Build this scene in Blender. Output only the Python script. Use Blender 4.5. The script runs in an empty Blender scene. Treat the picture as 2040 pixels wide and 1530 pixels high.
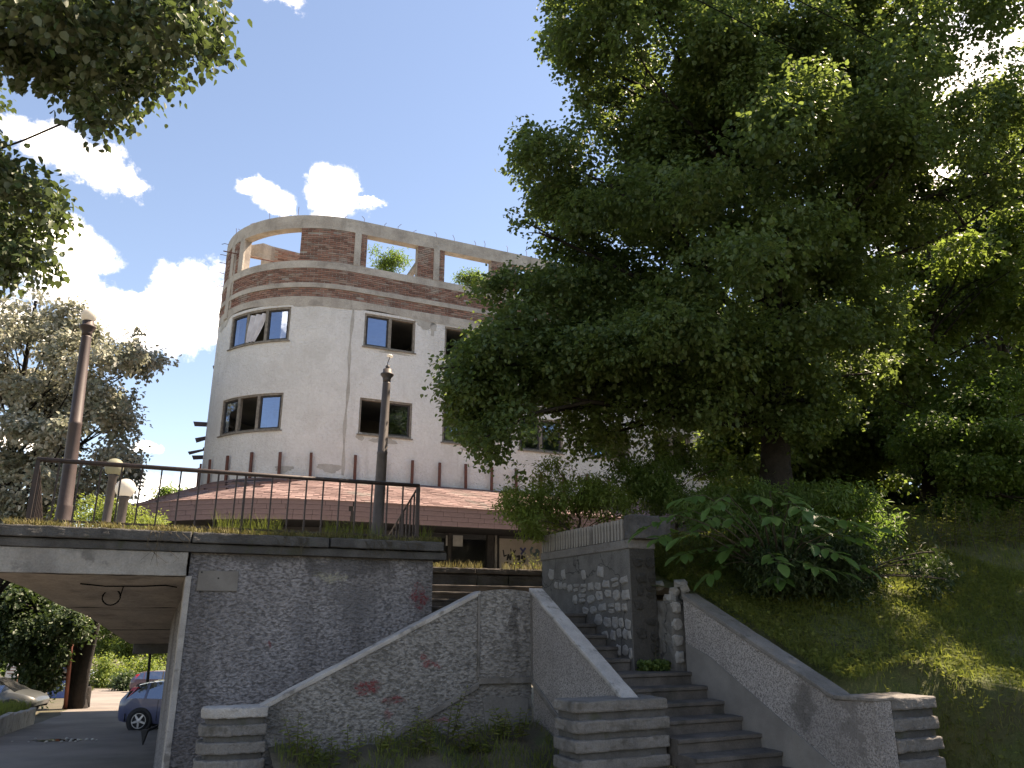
import bpy, bmesh, math, random
import numpy as np
from mathutils import Matrix, Vector
random.seed(7); RNG = np.random.default_rng(7)
S = bpy.context.scene
COL = S.collection
R_ = math.radians

# ------------------------------------------------------------------ camera, sky, sun, exposure
F = 1532.0; PITCH = R_(17.0); EYE = 1.6
CP, SP = math.cos(PITCH), math.sin(PITCH)
cam = bpy.data.cameras.new('camera'); camo = bpy.data.objects.new('camera', cam); COL.objects.link(camo)
cam.sensor_fit = 'HORIZONTAL'; cam.sensor_width = 36.0; cam.lens = F / 2040 * 36.0
cam.clip_start = 0.05; cam.clip_end = 3000
camo.location = (0, 0, EYE); camo.rotation_euler = (R_(90) + PITCH, 0, 0)
S.camera = camo

SUN_AZ, SUN_EL = R_(62), R_(56)          # azimuth clockwise from +Y (straight ahead)
def pix_ray(px, py):
    x = (px - 1020) / F; y = (765 - py) / F
    return np.array([x, CP - y * SP, SP + y * CP])

class NT:
    """small helper round a node tree"""
    def __init__(s, tree): s.t = tree; s.t.nodes.clear()
    def n(s, typ, ins=None, **props):
        nd = s.t.nodes.new(typ)
        for k, v in props.items(): setattr(nd, k, v)
        if ins:
            for k, v in ins.items():
                sock = nd.inputs[k]
                if hasattr(v, 'node'): s.t.links.new(v, sock)
                else:
                    if isinstance(v, (tuple, list)) and sock.type == 'RGBA' and len(v) == 3: v = (*v, 1)
                    sock.default_value = v
        return nd
    def math(s, op, a, b=0.0, c=None, clamp=False):
        ins = {0: a, 1: b}
        if c is not None: ins[2] = c
        return s.n('ShaderNodeMath', ins, operation=op, use_clamp=clamp).outputs[0]
    def vmath(s, op, a, b=None):
        ins = {0: a}
        if b is not None: ins[1] = b
        nd = s.n('ShaderNodeVectorMath', ins, operation=op)
        return nd.outputs['Value'] if op in ('LENGTH', 'DOT_PRODUCT', 'DISTANCE') else nd.outputs[0]
    def noise(s, vec, scale, detail=4, rough=.55, dist=0.0):
        return s.n('ShaderNodeTexNoise', {'Vector': vec, 'Scale': scale, 'Detail': detail, 'Roughness': rough, 'Distortion': dist}).outputs['Fac']
    def mix(s, a, b, fac, mode='MIX'):
        nd = s.n('ShaderNodeMix', data_type='RGBA', blend_type=mode)
        for i, v in ((0, fac), (6, a), (7, b)):
            sock = nd.inputs[i]
            if hasattr(v, 'node'): s.t.links.new(v, sock)
            else: sock.default_value = (*v, 1) if isinstance(v, (tuple, list)) and len(v) == 3 else v
        return nd.outputs[2]
    def step(s, v, a, b):
        return s.n('ShaderNodeMapRange', {'Value': v, 'From Min': a, 'From Max': b, 'To Min': 0.0, 'To Max': 1.0}, interpolation_type='SMOOTHSTEP').outputs[0]
    def ramp(s, fac, stops):
        nd = s.n('ShaderNodeValToRGB', {'Fac': fac}); el = nd.color_ramp.elements
        while len(el) < len(stops): el.new(.5)
        for e, (p, c) in zip(el, stops): e.position = p; e.color = (*c, 1)
        return nd.outputs['Color']
    def scalev(s, vec, sc):
        return s.n('ShaderNodeMapping', {'Vector': vec, 'Scale': sc}).outputs[0]

W_ = bpy.data.worlds.new('World'); S.world = W_; W_.use_nodes = True
k = NT(W_.node_tree)
sky = k.n('ShaderNodeTexSky', sky_type='NISHITA', sun_disc=False, sun_elevation=SUN_EL, sun_rotation=SUN_AZ,
          altitude=300, air_density=1.0, dust_density=.15, ozone_density=3.0)
gen = k.n('ShaderNodeTexCoord').outputs['Generated']
# broken cumulus: soft ellipses in direction space, torn by fractal noise
CLOUDS = [(545, -5, 62, 26), (120, 308, 88, 42), (228, 352, 34, 15), (513, 380, 24, 16), (546, 414, 28, 24), (672, 395, 44, 44),
          (722, 396, 26, 10), (128, 472, 62, 36), (118, 534, 60, 22), (250, 592, 170, 40), (385, 600, 76, 66), (330, 640, 130, 50),
          (60, 640, 80, 40), (285, 884, 26, 12), (345, 1000, 90, 50), (1900, 230, 190, 190), (2060, 120, 80, 120), (20, 880, 60, 26)]
warp = k.n('ShaderNodeTexNoise', {'Vector': gen, 'Scale': 7.0, 'Detail': 9.0, 'Roughness': .62}).outputs['Color']
wv = k.n('ShaderNodeVectorMath', {0: warp, 1: (.5, .5, .5)}, operation='SUBTRACT').outputs[0]
wv = k.n('ShaderNodeVectorMath', {0: wv, 3: .085}, operation='SCALE').outputs[0]
dirw = k.vmath('ADD', gen, wv)
cl = None
for (cx, cy, rx, ry) in CLOUDS:
    c = pix_ray(cx, cy); L = np.linalg.norm(c); c = c / L
    sx = rx / F / L; sz = ry / F / L * CP
    q = k.vmath('SUBTRACT', dirw, tuple(c))
    q = k.vmath('MULTIPLY', q, (1 / sx, 0, 1 / sz))
    d = k.math('SUBTRACT', 1.0, k.vmath('LENGTH', q))
    cl = d if cl is None else k.math('MAXIMUM', cl, d)
fine = k.noise(gen, 20.0, 10, .66)
cl = k.math('ADD', cl, k.math('MULTIPLY', k.math('SUBTRACT', fine, .5), 2.7))
dens = k.step(cl, -.34, .62)
puff = k.noise(gen, 16.0, 6, .6)
ccol = k.mix((7.5, 8.1, 9.2), (17.0, 17.0, 16.6), k.step(puff, .3, .6))
colr = k.mix(sky.outputs[0], ccol, dens)
bg = k.n('ShaderNodeBackground', {'Color': colr, 'Strength': 0.088})
k.t.links.new(bg.outputs[0], k.n('ShaderNodeOutputWorld').inputs[0])

sl = bpy.data.lights.new('sun', 'SUN'); sl.energy = 5.0; sl.angle = R_(.53); sl.color = (1, .94, .85)
so = bpy.data.objects.new('sun', sl); COL.objects.link(so)
sd = Vector((math.sin(SUN_AZ) * math.cos(SUN_EL), math.cos(SUN_AZ) * math.cos(SUN_EL), math.sin(SUN_EL)))
so.rotation_euler = sd.to_track_quat('Z', 'Y').to_euler(); so.location = (0, 0, 40)

vs = S.view_settings; vs.view_transform = 'Standard'; vs.look = 'None'; vs.exposure = 1.75; vs.gamma = 1.0; vs.use_curve_mapping = False
vs.use_white_balance = True; vs.white_balance_temperature = 8300; vs.white_balance_tint = 16   # camera balanced for open shade
S.render.engine = 'CYCLES'; S.cycles.use_denoising = True; S.cycles.max_bounces = 7; S.cycles.transparent_max_bounces = 12
S.cycles.diffuse_bounces = 4; S.cycles.glossy_bounces = 3; S.cycles.transmission_bounces = 4; S.cycles.caustics_reflective = False; S.cycles.caustics_refractive = False

# ------------------------------------------------------------------ the place's own grid: u along the facade, v towards the viewer
A_ = R_(65)
DV = np.array([math.sin(A_), math.cos(A_)]); NV = np.array([math.cos(A_), -math.sin(A_)])
def W(u, v, z): return (u * DV[0] + v * NV[0], u * DV[1] + v * NV[1], z)
def UV(x, y): return (x * DV[0] + y * DV[1], x * NV[0] + y * NV[1])
def at_v(px, py, v):
    r = pix_ray(px, py); t = v / (r[:2] @ NV); return (r * t + [0, 0, EYE])
def at_u(px, py, u):
    r = pix_ray(px, py); t = u / (r[:2] @ DV); return (r * t + [0, 0, EYE])
def at_c(px, py, zc): return pix_ray(px, py) * zc + [0, 0, EYE]
def lerp(a, b, t): return a + (b - a) * t
def rnd(a, b): return random.uniform(a, b)

# ------------------------------------------------------------------ materials
MATS = {}
def new_mat(name):
    m = bpy.data.materials.new(name); m.use_nodes = True; MATS[name] = m
    t = NT(m.node_tree); out = t.n('ShaderNodeOutputMaterial')
    return m, t, out
def pmat(name, c1, c2, scale=2.0, rough=.85, bump=None, fine=None, streak=None, blots=(), spec=.3, island=None, metallic=0.0, cracks=None, crackcol=(.02, .02, .02), moss=None, coat=0.0):
    """two-tone noise colour + fine grain + rain streaks + shaped blots (paint, patches) + bump"""
    m, t, out = new_mat(name)
    co = t.n('ShaderNodeTexCoord').outputs['Object']
    base = t.mix(c1, c2, t.step(t.noise(co, scale, 6, .6), .32, .68))
    if island:
        r = t.n('ShaderNodeNewGeometry').outputs['Random Per Island']
        base = t.mix(base, t.ramp(r, island), .75)
    if fine:
        fs, fa = fine
        f = t.noise(co, fs, 3, .6)
        base = t.mix(base, t.mix((0, 0, 0), (1, 1, 1), f), fa, 'OVERLAY')
    if streak:
        (sc, amt, colr) = streak
        sv = t.scalev(co, (sc, sc, sc * .12))
        f = t.step(t.noise(sv, 1.0, 5, .6), .52, .75)
        base = t.mix(base, colr, t.math('MULTIPLY', f, amt))
    if moss:
        sc, amt, colr = moss
        f = t.step(t.noise(co, sc, 7, .65), .54, .66)
        base = t.mix(base, colr, t.math('MULTIPLY', f, amt))
    for (c, r, colr, amt, tear) in blots:
        nv = t.n('ShaderNodeTexNoise', {'Vector': co, 'Scale': tear, 'Detail': 5.0, 'Roughness': .65}).outputs['Color']
        nv = t.n('ShaderNodeVectorMath', {0: nv, 1: (.5, .5, .5)}, operation='SUBTRACT').outputs[0]
        nv = t.n('ShaderNodeVectorMath', {0: nv, 3: 1.0}, operation='SCALE').outputs[0]
        q = t.vmath('SUBTRACT', co, tuple(float(x) for x in c))
        q = t.vmath('MULTIPLY', q, tuple(1 / x for x in r))
        L = t.vmath('LENGTH', t.vmath('ADD', q, nv))
        f = t.math('SUBTRACT', 1.0, t.step(L, .62, .78))
        base = t.mix(base, colr, t.math('MULTIPLY', f, amt))
    nrm = None
    h = None
    if cracks:
        vo = t.n('ShaderNodeTexVoronoi', {'Vector': t.vmath('ADD', co, t.n('ShaderNodeVectorMath', {0: t.n('ShaderNodeTexNoise', {'Vector': co, 'Scale': 3.0, 'Detail': 5.0}).outputs['Color'], 3: .5}, operation='SCALE').outputs[0]), 'Scale': cracks}, feature='DISTANCE_TO_EDGE').outputs['Distance']
        line = t.math('SUBTRACT', 1.0, t.step(vo, .004, .012))
        base = t.mix(base, crackcol, t.math('MULTIPLY', line, .8))
    pr = t.n('ShaderNodeBsdfPrincipled', {'Base Color': base, 'Roughness': rough, 'Specular IOR Level': spec, 'Metallic': metallic, 'Coat Weight': coat})
    if bump:
        for (bs, st, di) in (bump if isinstance(bump, list) else [bump]):
            hh = t.noise(co, bs, 5, .62)
            b = t.n('ShaderNodeBump', {'Height': hh, 'Strength': st, 'Distance': di})
            if nrm is not None: t.t.links.new(nrm, b.inputs['Normal'])
            nrm = b.outputs[0]
        t.t.links.new(nrm, pr.inputs['Normal'])
    t.t.links.new(pr.outputs[0], out.inputs[0])
    return m

def stucco(name, c1, c2, scale, blots=(), depth=.02, streak=(1.4, .55, (.06, .055, .055)), pebbles=False):
    """dashed (splattered) render: coarse knobbly relief with dirt caught in the hollows"""
    m, t, out = new_mat(name)
    co = t.n('ShaderNodeTexCoord').outputs['Object']
    sq = t.scalev(co, (scale, scale, scale * (1.0 if pebbles else 1.75)))
    h1 = t.noise(sq, 1.0, 4, .6, .6)
    h2 = t.n('ShaderNodeTexVoronoi', {'Vector': t.vmath('ADD', sq, t.n('ShaderNodeTexNoise', {'Vector': sq, 'Scale': 1.3, 'Detail': 3.0}).outputs['Color']), 'Scale': 1.1 if not pebbles else 1.6}, feature='SMOOTH_F1').outputs['Distance']
    h = t.math('ADD', t.math('MULTIPLY', h1, .9), t.math('MULTIPLY', h2, -.55))
    big = t.noise(co, .8, 6, .62)
    base = t.mix(c1, c2, t.step(big, .35, .66))
    dirt = t.step(h, .02, .36)
    base = t.mix(tuple(x * .38 for x in c1), base, dirt)
    sv = t.scalev(co, (streak[0], streak[0], streak[0] * .1))
    f = t.step(t.noise(sv, 1.0, 5, .6), .5, .74)
    base = t.mix(base, streak[2], t.math('MULTIPLY', f, streak[1]))
    for (c, r, colr, amt, tear) in blots:
        nv = t.n('ShaderNodeTexNoise', {'Vector': co, 'Scale': tear, 'Detail': 6.0, 'Roughness': .7}).outputs['Color']
        nv = t.n('ShaderNodeVectorMath', {0: nv, 1: (.5, .5, .5)}, operation='SUBTRACT').outputs[0]
        nv = t.n('ShaderNodeVectorMath', {0: nv, 3: 3.4}, operation='SCALE').outputs[0]
        q = t.vmath('MULTIPLY', t.vmath('SUBTRACT', co, tuple(float(x) for x in c)), tuple(1 / x for x in r))
        L = t.vmath('LENGTH', t.vmath('ADD', q, nv))
        f = t.math('SUBTRACT', 1.0, t.step(L, .55, .95))
        base = t.mix(base, colr, t.math('MULTIPLY', t.math('MULTIPLY', f, amt), t.math('ADD', .25, t.math('MULTIPLY', t.step(h, .10, .34), .75))))
    b = t.n('ShaderNodeBump', {'Height': h, 'Strength': 1.0, 'Distance': depth * 2.2})
    b2 = t.n('ShaderNodeBump', {'Height': t.noise(co, 120, 3, .6), 'Strength': .35, 'Distance': .01, 'Normal': b.outputs[0]})
    pr = t.n('ShaderNodeBsdfPrincipled', {'Base Color': base, 'Roughness': .95, 'Specular IOR Level': .15, 'Normal': b2.outputs[0]})
    t.t.links.new(pr.outputs[0], out.inputs[0])
    return m

def leafmat(name, stops, trans, tfac=.35, under=None, rough=.5, spec=.35):
    """leaf: colour varies leaf by leaf, light passes through; some species have a pale underside"""
    m, t, out = new_mat(name)
    g = t.n('ShaderNodeNewGeometry')
    info = t.n('ShaderNodeObjectInfo').outputs['Random']
    r = t.math('FRACT', t.math('ADD', g.outputs['Random Per Island'], info))
    co = t.n('ShaderNodeTexCoord').outputs['Object']
    r2 = t.math('ADD', t.math('MULTIPLY', r, .6), t.math('MULTIPLY', t.step(t.noise(co, .9, 3), .3, .7), .4))
    c = t.ramp(r2, stops)
    if under: c = t.mix(c, under, t.math('MULTIPLY', g.outputs['Backfacing'], .85))
    pr = t.n('ShaderNodeBsdfPrincipled', {'Base Color': c, 'Roughness': rough, 'Specular IOR Level': spec})
    tr = t.n('ShaderNodeBsdfTranslucent', {'Color': t.mix(trans, tuple(x * .55 for x in trans), r)})
    mx = t.n('ShaderNodeMixShader', {0: tfac, 1: pr.outputs[0], 2: tr.outputs[0]})
    t.t.links.new(mx.outputs[0], out.inputs[0])
    return m

def glassmat(name, tint, refl=.3, rough=.02, body=None):
    m, t, out = new_mat(name)
    co = t.n('ShaderNodeTexCoord').outputs['Object']
    b = t.n('ShaderNodeBump', {'Height': t.noise(co, 1.6, 2), 'Strength': .05, 'Distance': .05})
    gl = t.n('ShaderNodeBsdfGlossy', {'Color': tint, 'Roughness': rough, 'Normal': b.outputs[0]})
    if body: tr = t.n('ShaderNodeBsdfDiffuse', {'Color': body})
    else: tr = t.n('ShaderNodeBsdfTransparent', {'Color': (.75, .8, .85)})
    dirt = t.math('MULTIPLY', t.step(t.noise(co, 2.2, 5, .6), .45, .75), .12)
    df = t.n('ShaderNodeBsdfDiffuse', {'Color': (.3, .3, .28)})
    mx = t.n('ShaderNodeMixShader', {0: refl, 1: tr.outputs[0], 2: gl.outputs[0]})
    mx2 = t.n('ShaderNodeMixShader', {0: dirt, 1: mx.outputs[0], 2: df.outputs[0]})
    t.t.links.new(mx2.outputs[0], out.inputs[0])
    return m

CONC = (.25, .235, .22); CONC2 = (.17, .16, .15)
RED = (.17, .018, .022); PINK = (.32, .12, .13)
def P(px, py, v): return at_v(px, py, v)
pmat('concrete', (.175, .163, .152), (.115, .107, .10), 1.6, .9, [(14, .5, .04), (70, .4, .01)], (60, .45), (2.0, .8, (.055, .05, .048)), moss=(3.4, .75, (.07, .065, .055)))
pmat('concrete_cap', (.38, .358, .338), (.27, .254, .24), 2.5, .9, [(22, .45, .03), (90, .4, .01)], (80, .45), None, moss=(4.5, .7, (.11, .10, .09)))
pmat('concrete_old', (.47, .425, .37), (.34, .30, .26), 1.4, .9, [(8, .45, .05), (50, .3, .01)], (30, .4), (1.6, .55, (.14, .125, .11)), moss=(2.0, .4, (.19, .17, .15)))
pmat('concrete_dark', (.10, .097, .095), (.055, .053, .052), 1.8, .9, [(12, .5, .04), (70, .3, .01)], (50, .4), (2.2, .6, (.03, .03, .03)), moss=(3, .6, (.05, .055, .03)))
pmat('step_concrete', (.105, .094, .086), (.055, .05, .046), 2.2, .9, [(18, .4, .02), (90, .3, .01)], (60, .4), None, moss=(2.6, .7, (.045, .043, .035)))
pmat('fascia_plaster', (.30, .285, .265), (.19, .18, .17), 1.5, .9, [(6, .5, .04), (60, .3, .01)], (40, .35), (1.6, .6, (.08, .075, .07)), moss=(2.2, .7, (.11, .105, .10)))
pmat('soffit', (.46, .42, .38), (.34, .31, .28), 1.2, .9, [(5, .6, .05)], (20, .35), None, moss=(1.3, .6, (.20, .18, .16)))
wall_blots = [(P(655, 1150, -13.3), (.28, .3, .09), (.36, .35, .26), .75, 4.0),
              (P(835, 1190, -13.3), (.17, .3, .22), RED, .85, 7.0), (P(536, 1284, -13.3), (.05, .1, .08), RED, .8, 9.0),
              (P(700, 1125, -13.3), (1.1, .6, .25), (.05, .05, .055), .75, 2.0), (P(500, 1275, -13.3), (.06, .2, .10), (.05, .05, .06), .7, 8.0),
              (P(830, 1120, -13.3), (.35, .5, .20), (.07, .07, .075), .6, 3.0), (P(520, 1112, -13.3), (1.2, .6, .13), (.08, .08, .085), .7, 2.5), (P(700, 1200, -13.3), (.55, .4, .42), (.13, .13, .14), .6, 2.0), (P(600, 1240, -13.3), (.2, .3, .5), (.15, .15, .165), .55, 2.5)]
stucco('stucco_wall', (.36, .345, .355), (.27, .258, .265), 17, wall_blots, .028)
par_blots = [(P(730, 1370, -11), (.24, .3, .11), RED, .85, 6.0), (P(785, 1395, -11), (.20, .3, .07), RED, .8, 7.0), (P(860, 1325, -11), (.20, .3, .07), RED, .75, 7.0),
             (P(845, 1310, -11), (.08, .2, .06), RED, .8, 7.0), (P(770, 1425, -11), (.08, .2, .10), RED, .55, 7.0), (P(880, 1435, -11), (.17, .3, .04), PINK, .8, 7.0), (P(855, 1440, -11), (.05, .2, .06), PINK, .7, 7.0),
             (P(1025, 1240, -11), (.10, .3, .55), (.035, .033, .033), .85, 3.0), (P(540, 1450, -11), (.5, .4, .35), (.04, .04, .04), .8, 2.0)]
stucco('stucco_parapet', (.33, .315, .30), (.22, .21, .20), 17, par_blots, .028)
stucco('pebble_dash', (.42, .39, .375), (.30, .278, .268), 44, [(at_u(1600, 1390, 7.2), (.3, .25, .3), (.07, .065, .06), .8, 3.0), (at_u(1700, 1450, 7.2), (.3, .25, .4), (.11, .10, .095), .7, 3.0)], .012, (2.4, .45, (.12, .11, .105)), True)
pmat('plinth_plaster', (.20, .187, .174), (.145, .135, .126), 2.0, .9, [(30, .25, .01)], (70, .2), (2.5, .4, (.19, .165, .12)))
pmat('cement', (.17, .163, .155), (.12, .115, .11), 3.0, .92, [(16, .5, .02), (70, .4, .01)], (50, .4), (2.0, .6, (.06, .055, .05)))
pmat('mortar', (.14, .135, .127), (.095, .09, .085), 4.0, .95, [(26, .6, .03), (90, .3, .01)], (70, .35), (1.6, .55, (.045, .042, .04)), cracks=1.0)
pmat('stone', (.38, .37, .355), (.22, .212, .20), 9.0, .85, [(18, .8, .04), (70, .4, .01)], (50, .45), None, island=[(0, (.20, .195, .185)), (.5, (.30, .29, .28)), (1, (.40, .39, .375))])
pmat('stone_dark', (.055, .052, .048), (.03, .028, .026), 7.0, .9, [(18, .8, .04), (70, .4, .01)], (50, .45), None, island=[(0, (.028, .027, .025)), (.6, (.05, .048, .045)), (1, (.085, .08, .075))])  # end-face copy of stone: shade and dirt darkened into its colour
pmat('coping_slat', (.27, .25, .225), (.19, .175, .16), 5.0, .9, [(30, .4, .02)], (60, .3), (4.0, .8, (.045, .042, .04)))
# building
pmat('plaster_white', (.80, .775, .745), (.72, .695, .665), .7, .92, [(11, .9, .07), (26, .9, .05)], (11, .42), (3.0, .4, (.52, .49, .45)), moss=(.9, .35, (.60, .57, .53)))
pmat('patch_plaster', (.46, .43, .39), (.36, .335, .30), 2.5, .92, [(20, .4, .02)], (30, .25))
pmat('brick', (.27, .145, .11), (.19, .105, .085), 1.2, .9, [(40, .4, .01)], (60, .3), None, island=[(0, (.13, .075, .062)), (.3, (.22, .115, .09)), (.6, (.31, .165, .125)), (.85, (.33, .20, .155)), (.95, (.36, .28, .23)), (1, (.16, .13, .115))], moss=(1.1, .7, (.34, .295, .255)))
pmat('brick_mortar', (.36, .32, .28), (.25, .215, .19), 3.0, .95, [(30, .4, .02)], (50, .3))
pmat('shingle', (.215, .145, .138), (.165, .115, .11), .9, .9, [(60, .4, .01)], (70, .35), None, island=[(0, (.15, .10, .095)), (.5, (.215, .14, .132)), (1, (.27, .19, .178))], moss=(.45, .85, (.185, .165, .152)))
pmat('fascia_shingle', (.19, .13, .128), (.145, .10, .098), 1.2, .9, [(60, .4, .01)], (70, .3), (2.2, .4, (.12, .085, .085)))
pmat('roof_felt', (.05, .045, .045), (.03, .03, .03), 3, .95, [(10, .4, .02)])
pmat('window_timber', (.27, .235, .20), (.16, .14, .115), 8.0, .8, [(40, .3, .01)], (60, .35))
pmat('window_dark', (.055, .05, .05), (.035, .033, .033), 8.0, .7)
pmat('rusty_steel', (.16, .062, .045), (.095, .05, .042), 7.0, .8, [(60, .3, .005)], (70, .35))
pmat('bracket_steel', (.10, .07, .085), (.06, .045, .05), 6.0, .7, [(50, .3, .005)])
pmat('interior', (.42, .40, .38), (.30, .285, .27), 1.0, .95)
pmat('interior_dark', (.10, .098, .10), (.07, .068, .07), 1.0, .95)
pmat('curtain', (.62, .60, .62), (.50, .48, .50), 3.0, .9)
pmat('paint_black', (.02, .02, .022), (.03, .03, .032), 8, .7)
pmat('paint_blue', (.07, .08, .22), (.05, .06, .17), 8, .7)
pmat('paint_teal', (.12, .17, .19), (.09, .13, .15), 8, .7)
pmat('graffiti_wall', (.40, .355, .32), (.32, .285, .255), 1.2, .9, [(20, .3, .01)], (30, .2), (1.8, .4, (.22, .19, .17)))
glassmat('window_glass', (.55, .68, .92), .36)
glassmat('ground_glass', (.5, .55, .8), .035, .08)
glassmat('car_glass', (.75, .85, 1), .35, .03, (.012, .014, .016))
pmat('paper', (.45, .45, .45), (.35, .35, .36), 4, .8)
# metal, lamps
pmat('rail_paint', (.022, .015, .0145), (.042, .025, .021), 14, .6, [(70, .3, .004)], (90, .3), spec=.45)
pmat('lamp_paint', (.07, .05, .05), (.055, .04, .04), 6, .55, [(60, .2, .004)], (80, .2), spec=.4)
pmat('lamp_paint_grey', (.075, .062, .058), (.05, .043, .042), 6, .6, [(60, .2, .004)], (80, .2), spec=.4)
leafmat('globe_white', [(0, (.80, .78, .74)), (1, (.80, .78, .74))], (.85, .83, .78), .5, rough=.35)
leafmat('globe_mossy', [(0, (.36, .36, .27)), (1, (.36, .36, .27))], (.38, .38, .28), .45, rough=.6)
pmat('wire', (.012, .012, .012), (.008, .008, .008), 5, .95, spec=0.0)
pmat('bare_metal', (.55, .55, .55), (.4, .4, .4), 5, .4, metallic=.6)
# ground
pmat('asphalt', (.21, .185, .165), (.135, .12, .108), .5, .95, [(40, .5, .02), (160, .4, .01)], (120, .4), None, moss=(.35, .7, (.19, .165, .14)))
pmat('soil', (.10, .085, .06), (.065, .058, .04), 1.5, .95, [(12, .6, .06), (60, .4, .02)], (40, .4), moss=(1.2, .7, (.05, .07, .022)))
pmat('turf', (.065, .082, .026), (.085, .09, .038), 1.6, .95, [(14, .7, .08), (70, .5, .02)], (50, .4), moss=(.9, .6, (.075, .063, .035)))
pmat('paving', (.34, .325, .31), (.25, .24, .225), 1.0, .95, [(20, .4, .02)], (60, .3), moss=(1.1, .6, (.08, .085, .045)))
# vegetation
pmat('bark', (.032, .027, .024), (.018, .016, .014), 6, .95, [(10, .9, .05), (40, .5, .02)], (30, .4))
pmat('twig', (.085, .07, .05), (.05, .042, .03), 6, .9)
leafmat('linden_leaf', [(0, (.040, .070, .026)), (.45, (.064, .106, .038)), (.8, (.098, .142, .048)), (1, (.155, .18, .066))], (.24, .33, .07), .42)
leafmat('linden_near_leaf', [(0, (.035, .060, .020)), (.5, (.052, .082, .026)), (1, (.085, .110, .040))], (.13, .19, .05), .32, under=(.15, .175, .12))
leafmat('silver_leaf', [(0, (.10, .12, .07)), (.35, (.20, .21, .15)), (.7, (.34, .34, .27)), (1, (.48, .46, .40))], (.34, .36, .24), .28, under=(.55, .53, .47), rough=.6)
leafmat('forest_leaf', [(0, (.052, .080, .020)), (.5, (.082, .118, .030)), (1, (.13, .16, .045))], (.25, .35, .06), .45)
leafmat('forest_green', [(0, (.045, .080, .022)), (.5, (.072, .122, .032)), (1, (.115, .165, .045))], (.22, .36, .06), .44)
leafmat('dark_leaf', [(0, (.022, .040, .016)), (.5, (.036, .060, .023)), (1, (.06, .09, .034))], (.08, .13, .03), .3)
leafmat('bright_leaf', [(0, (.08, .125, .028)), (.5, (.12, .175, .04)), (1, (.18, .23, .06))], (.36, .45, .08), .45)
leafmat('walnut_leaf', [(0, (.045, .095, .024)), (.5, (.07, .14, .036)), (1, (.13, .20, .055))], (.22, .38, .06), .36, rough=.38, spec=.5)
leafmat('weed_leaf', [(0, (.08, .10, .024)), (.5, (.125, .15, .036)), (1, (.19, .20, .06))], (.30, .34, .07), .38, rough=.75, spec=.12)
leafmat('grass_blade', [(0, (.065, .095, .022)), (.5, (.105, .13, .032)), (.85, (.145, .16, .045)), (1, (.20, .17, .08))], (.27, .33, .06), .38, rough=.75, spec=.15)
leafmat('dry_grass', [(0, (.20, .155, .075)), (.5, (.17, .16, .06)), (.8, (.12, .15, .04)), (1, (.26, .16, .10))], (.26, .22, .08), .3, rough=.7)
# vehicles
pmat('car_blue', (.085, .095, .17), (.08, .09, .16), 3, .35, coat=.7, spec=.5)
pmat('car_plum', (.06, .035, .06), (.055, .03, .055), 3, .35, coat=.7, spec=.5)
pmat('car_grey', (.055, .06, .06), (.05, .055, .055), 3, .4, coat=.5, spec=.5)
pmat('car_white', (.70, .72, .75), (.66, .68, .71), 3, .4, coat=.5)
pmat('car_trim', (.022, .022, .024), (.03, .03, .032), 6, .7)
pmat('tyre', (.015, .015, .016), (.022, .022, .022), 9, .9)
pmat('alloy', (.58, .58, .60), (.5, .5, .52), 6, .35, metallic=.7)
pmat('tail_red', (.45, .02, .02), (.38, .015, .015), 5, .25, coat=.6)
pmat('sign_white', (.72, .70, .68), (.62, .60, .58), 3, .7)
pmat('tarp_blue', (.11, .16, .36), (.08, .12, .28), 2, .6)
pmat('post_red', (.26, .10, .075), (.20, .08, .06), 5, .7)
pmat('puddle', (.03, .03, .032), (.02, .02, .022), 2, .08, spec=.6)
pmat('debris', (.5, .48, .44), (.3, .28, .25), 4, .9)

# ------------------------------------------------------------------ scene-graph helpers
WM = {}
def place(o, parent, M=None):
    M = M or Matrix()
    if parent is not None:
        o.parent = parent; o.matrix_parent_inverse = WM[parent].inverted()
    o.matrix_basis = M; WM[o] = M
    COL.objects.link(o); return o
def tag(o, label=None, cat=None, group=None, kind=None):
    if label: o['label'] = label
    if cat: o['category'] = cat
    if group: o['group'] = group
    if kind: o['kind'] = kind
    return o
def thing(name, loc, label, cat, group=None):
    o = bpy.data.objects.new(name, None); o.empty_display_size = .2
    place(o, None, Matrix.Translation(Vector(loc)))
    return tag(o, label, cat, group)
def inst(name, mesh, parent, M, **kw):
    return tag(place(bpy.data.objects.new(name, mesh), parent, M), **kw)

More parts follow.
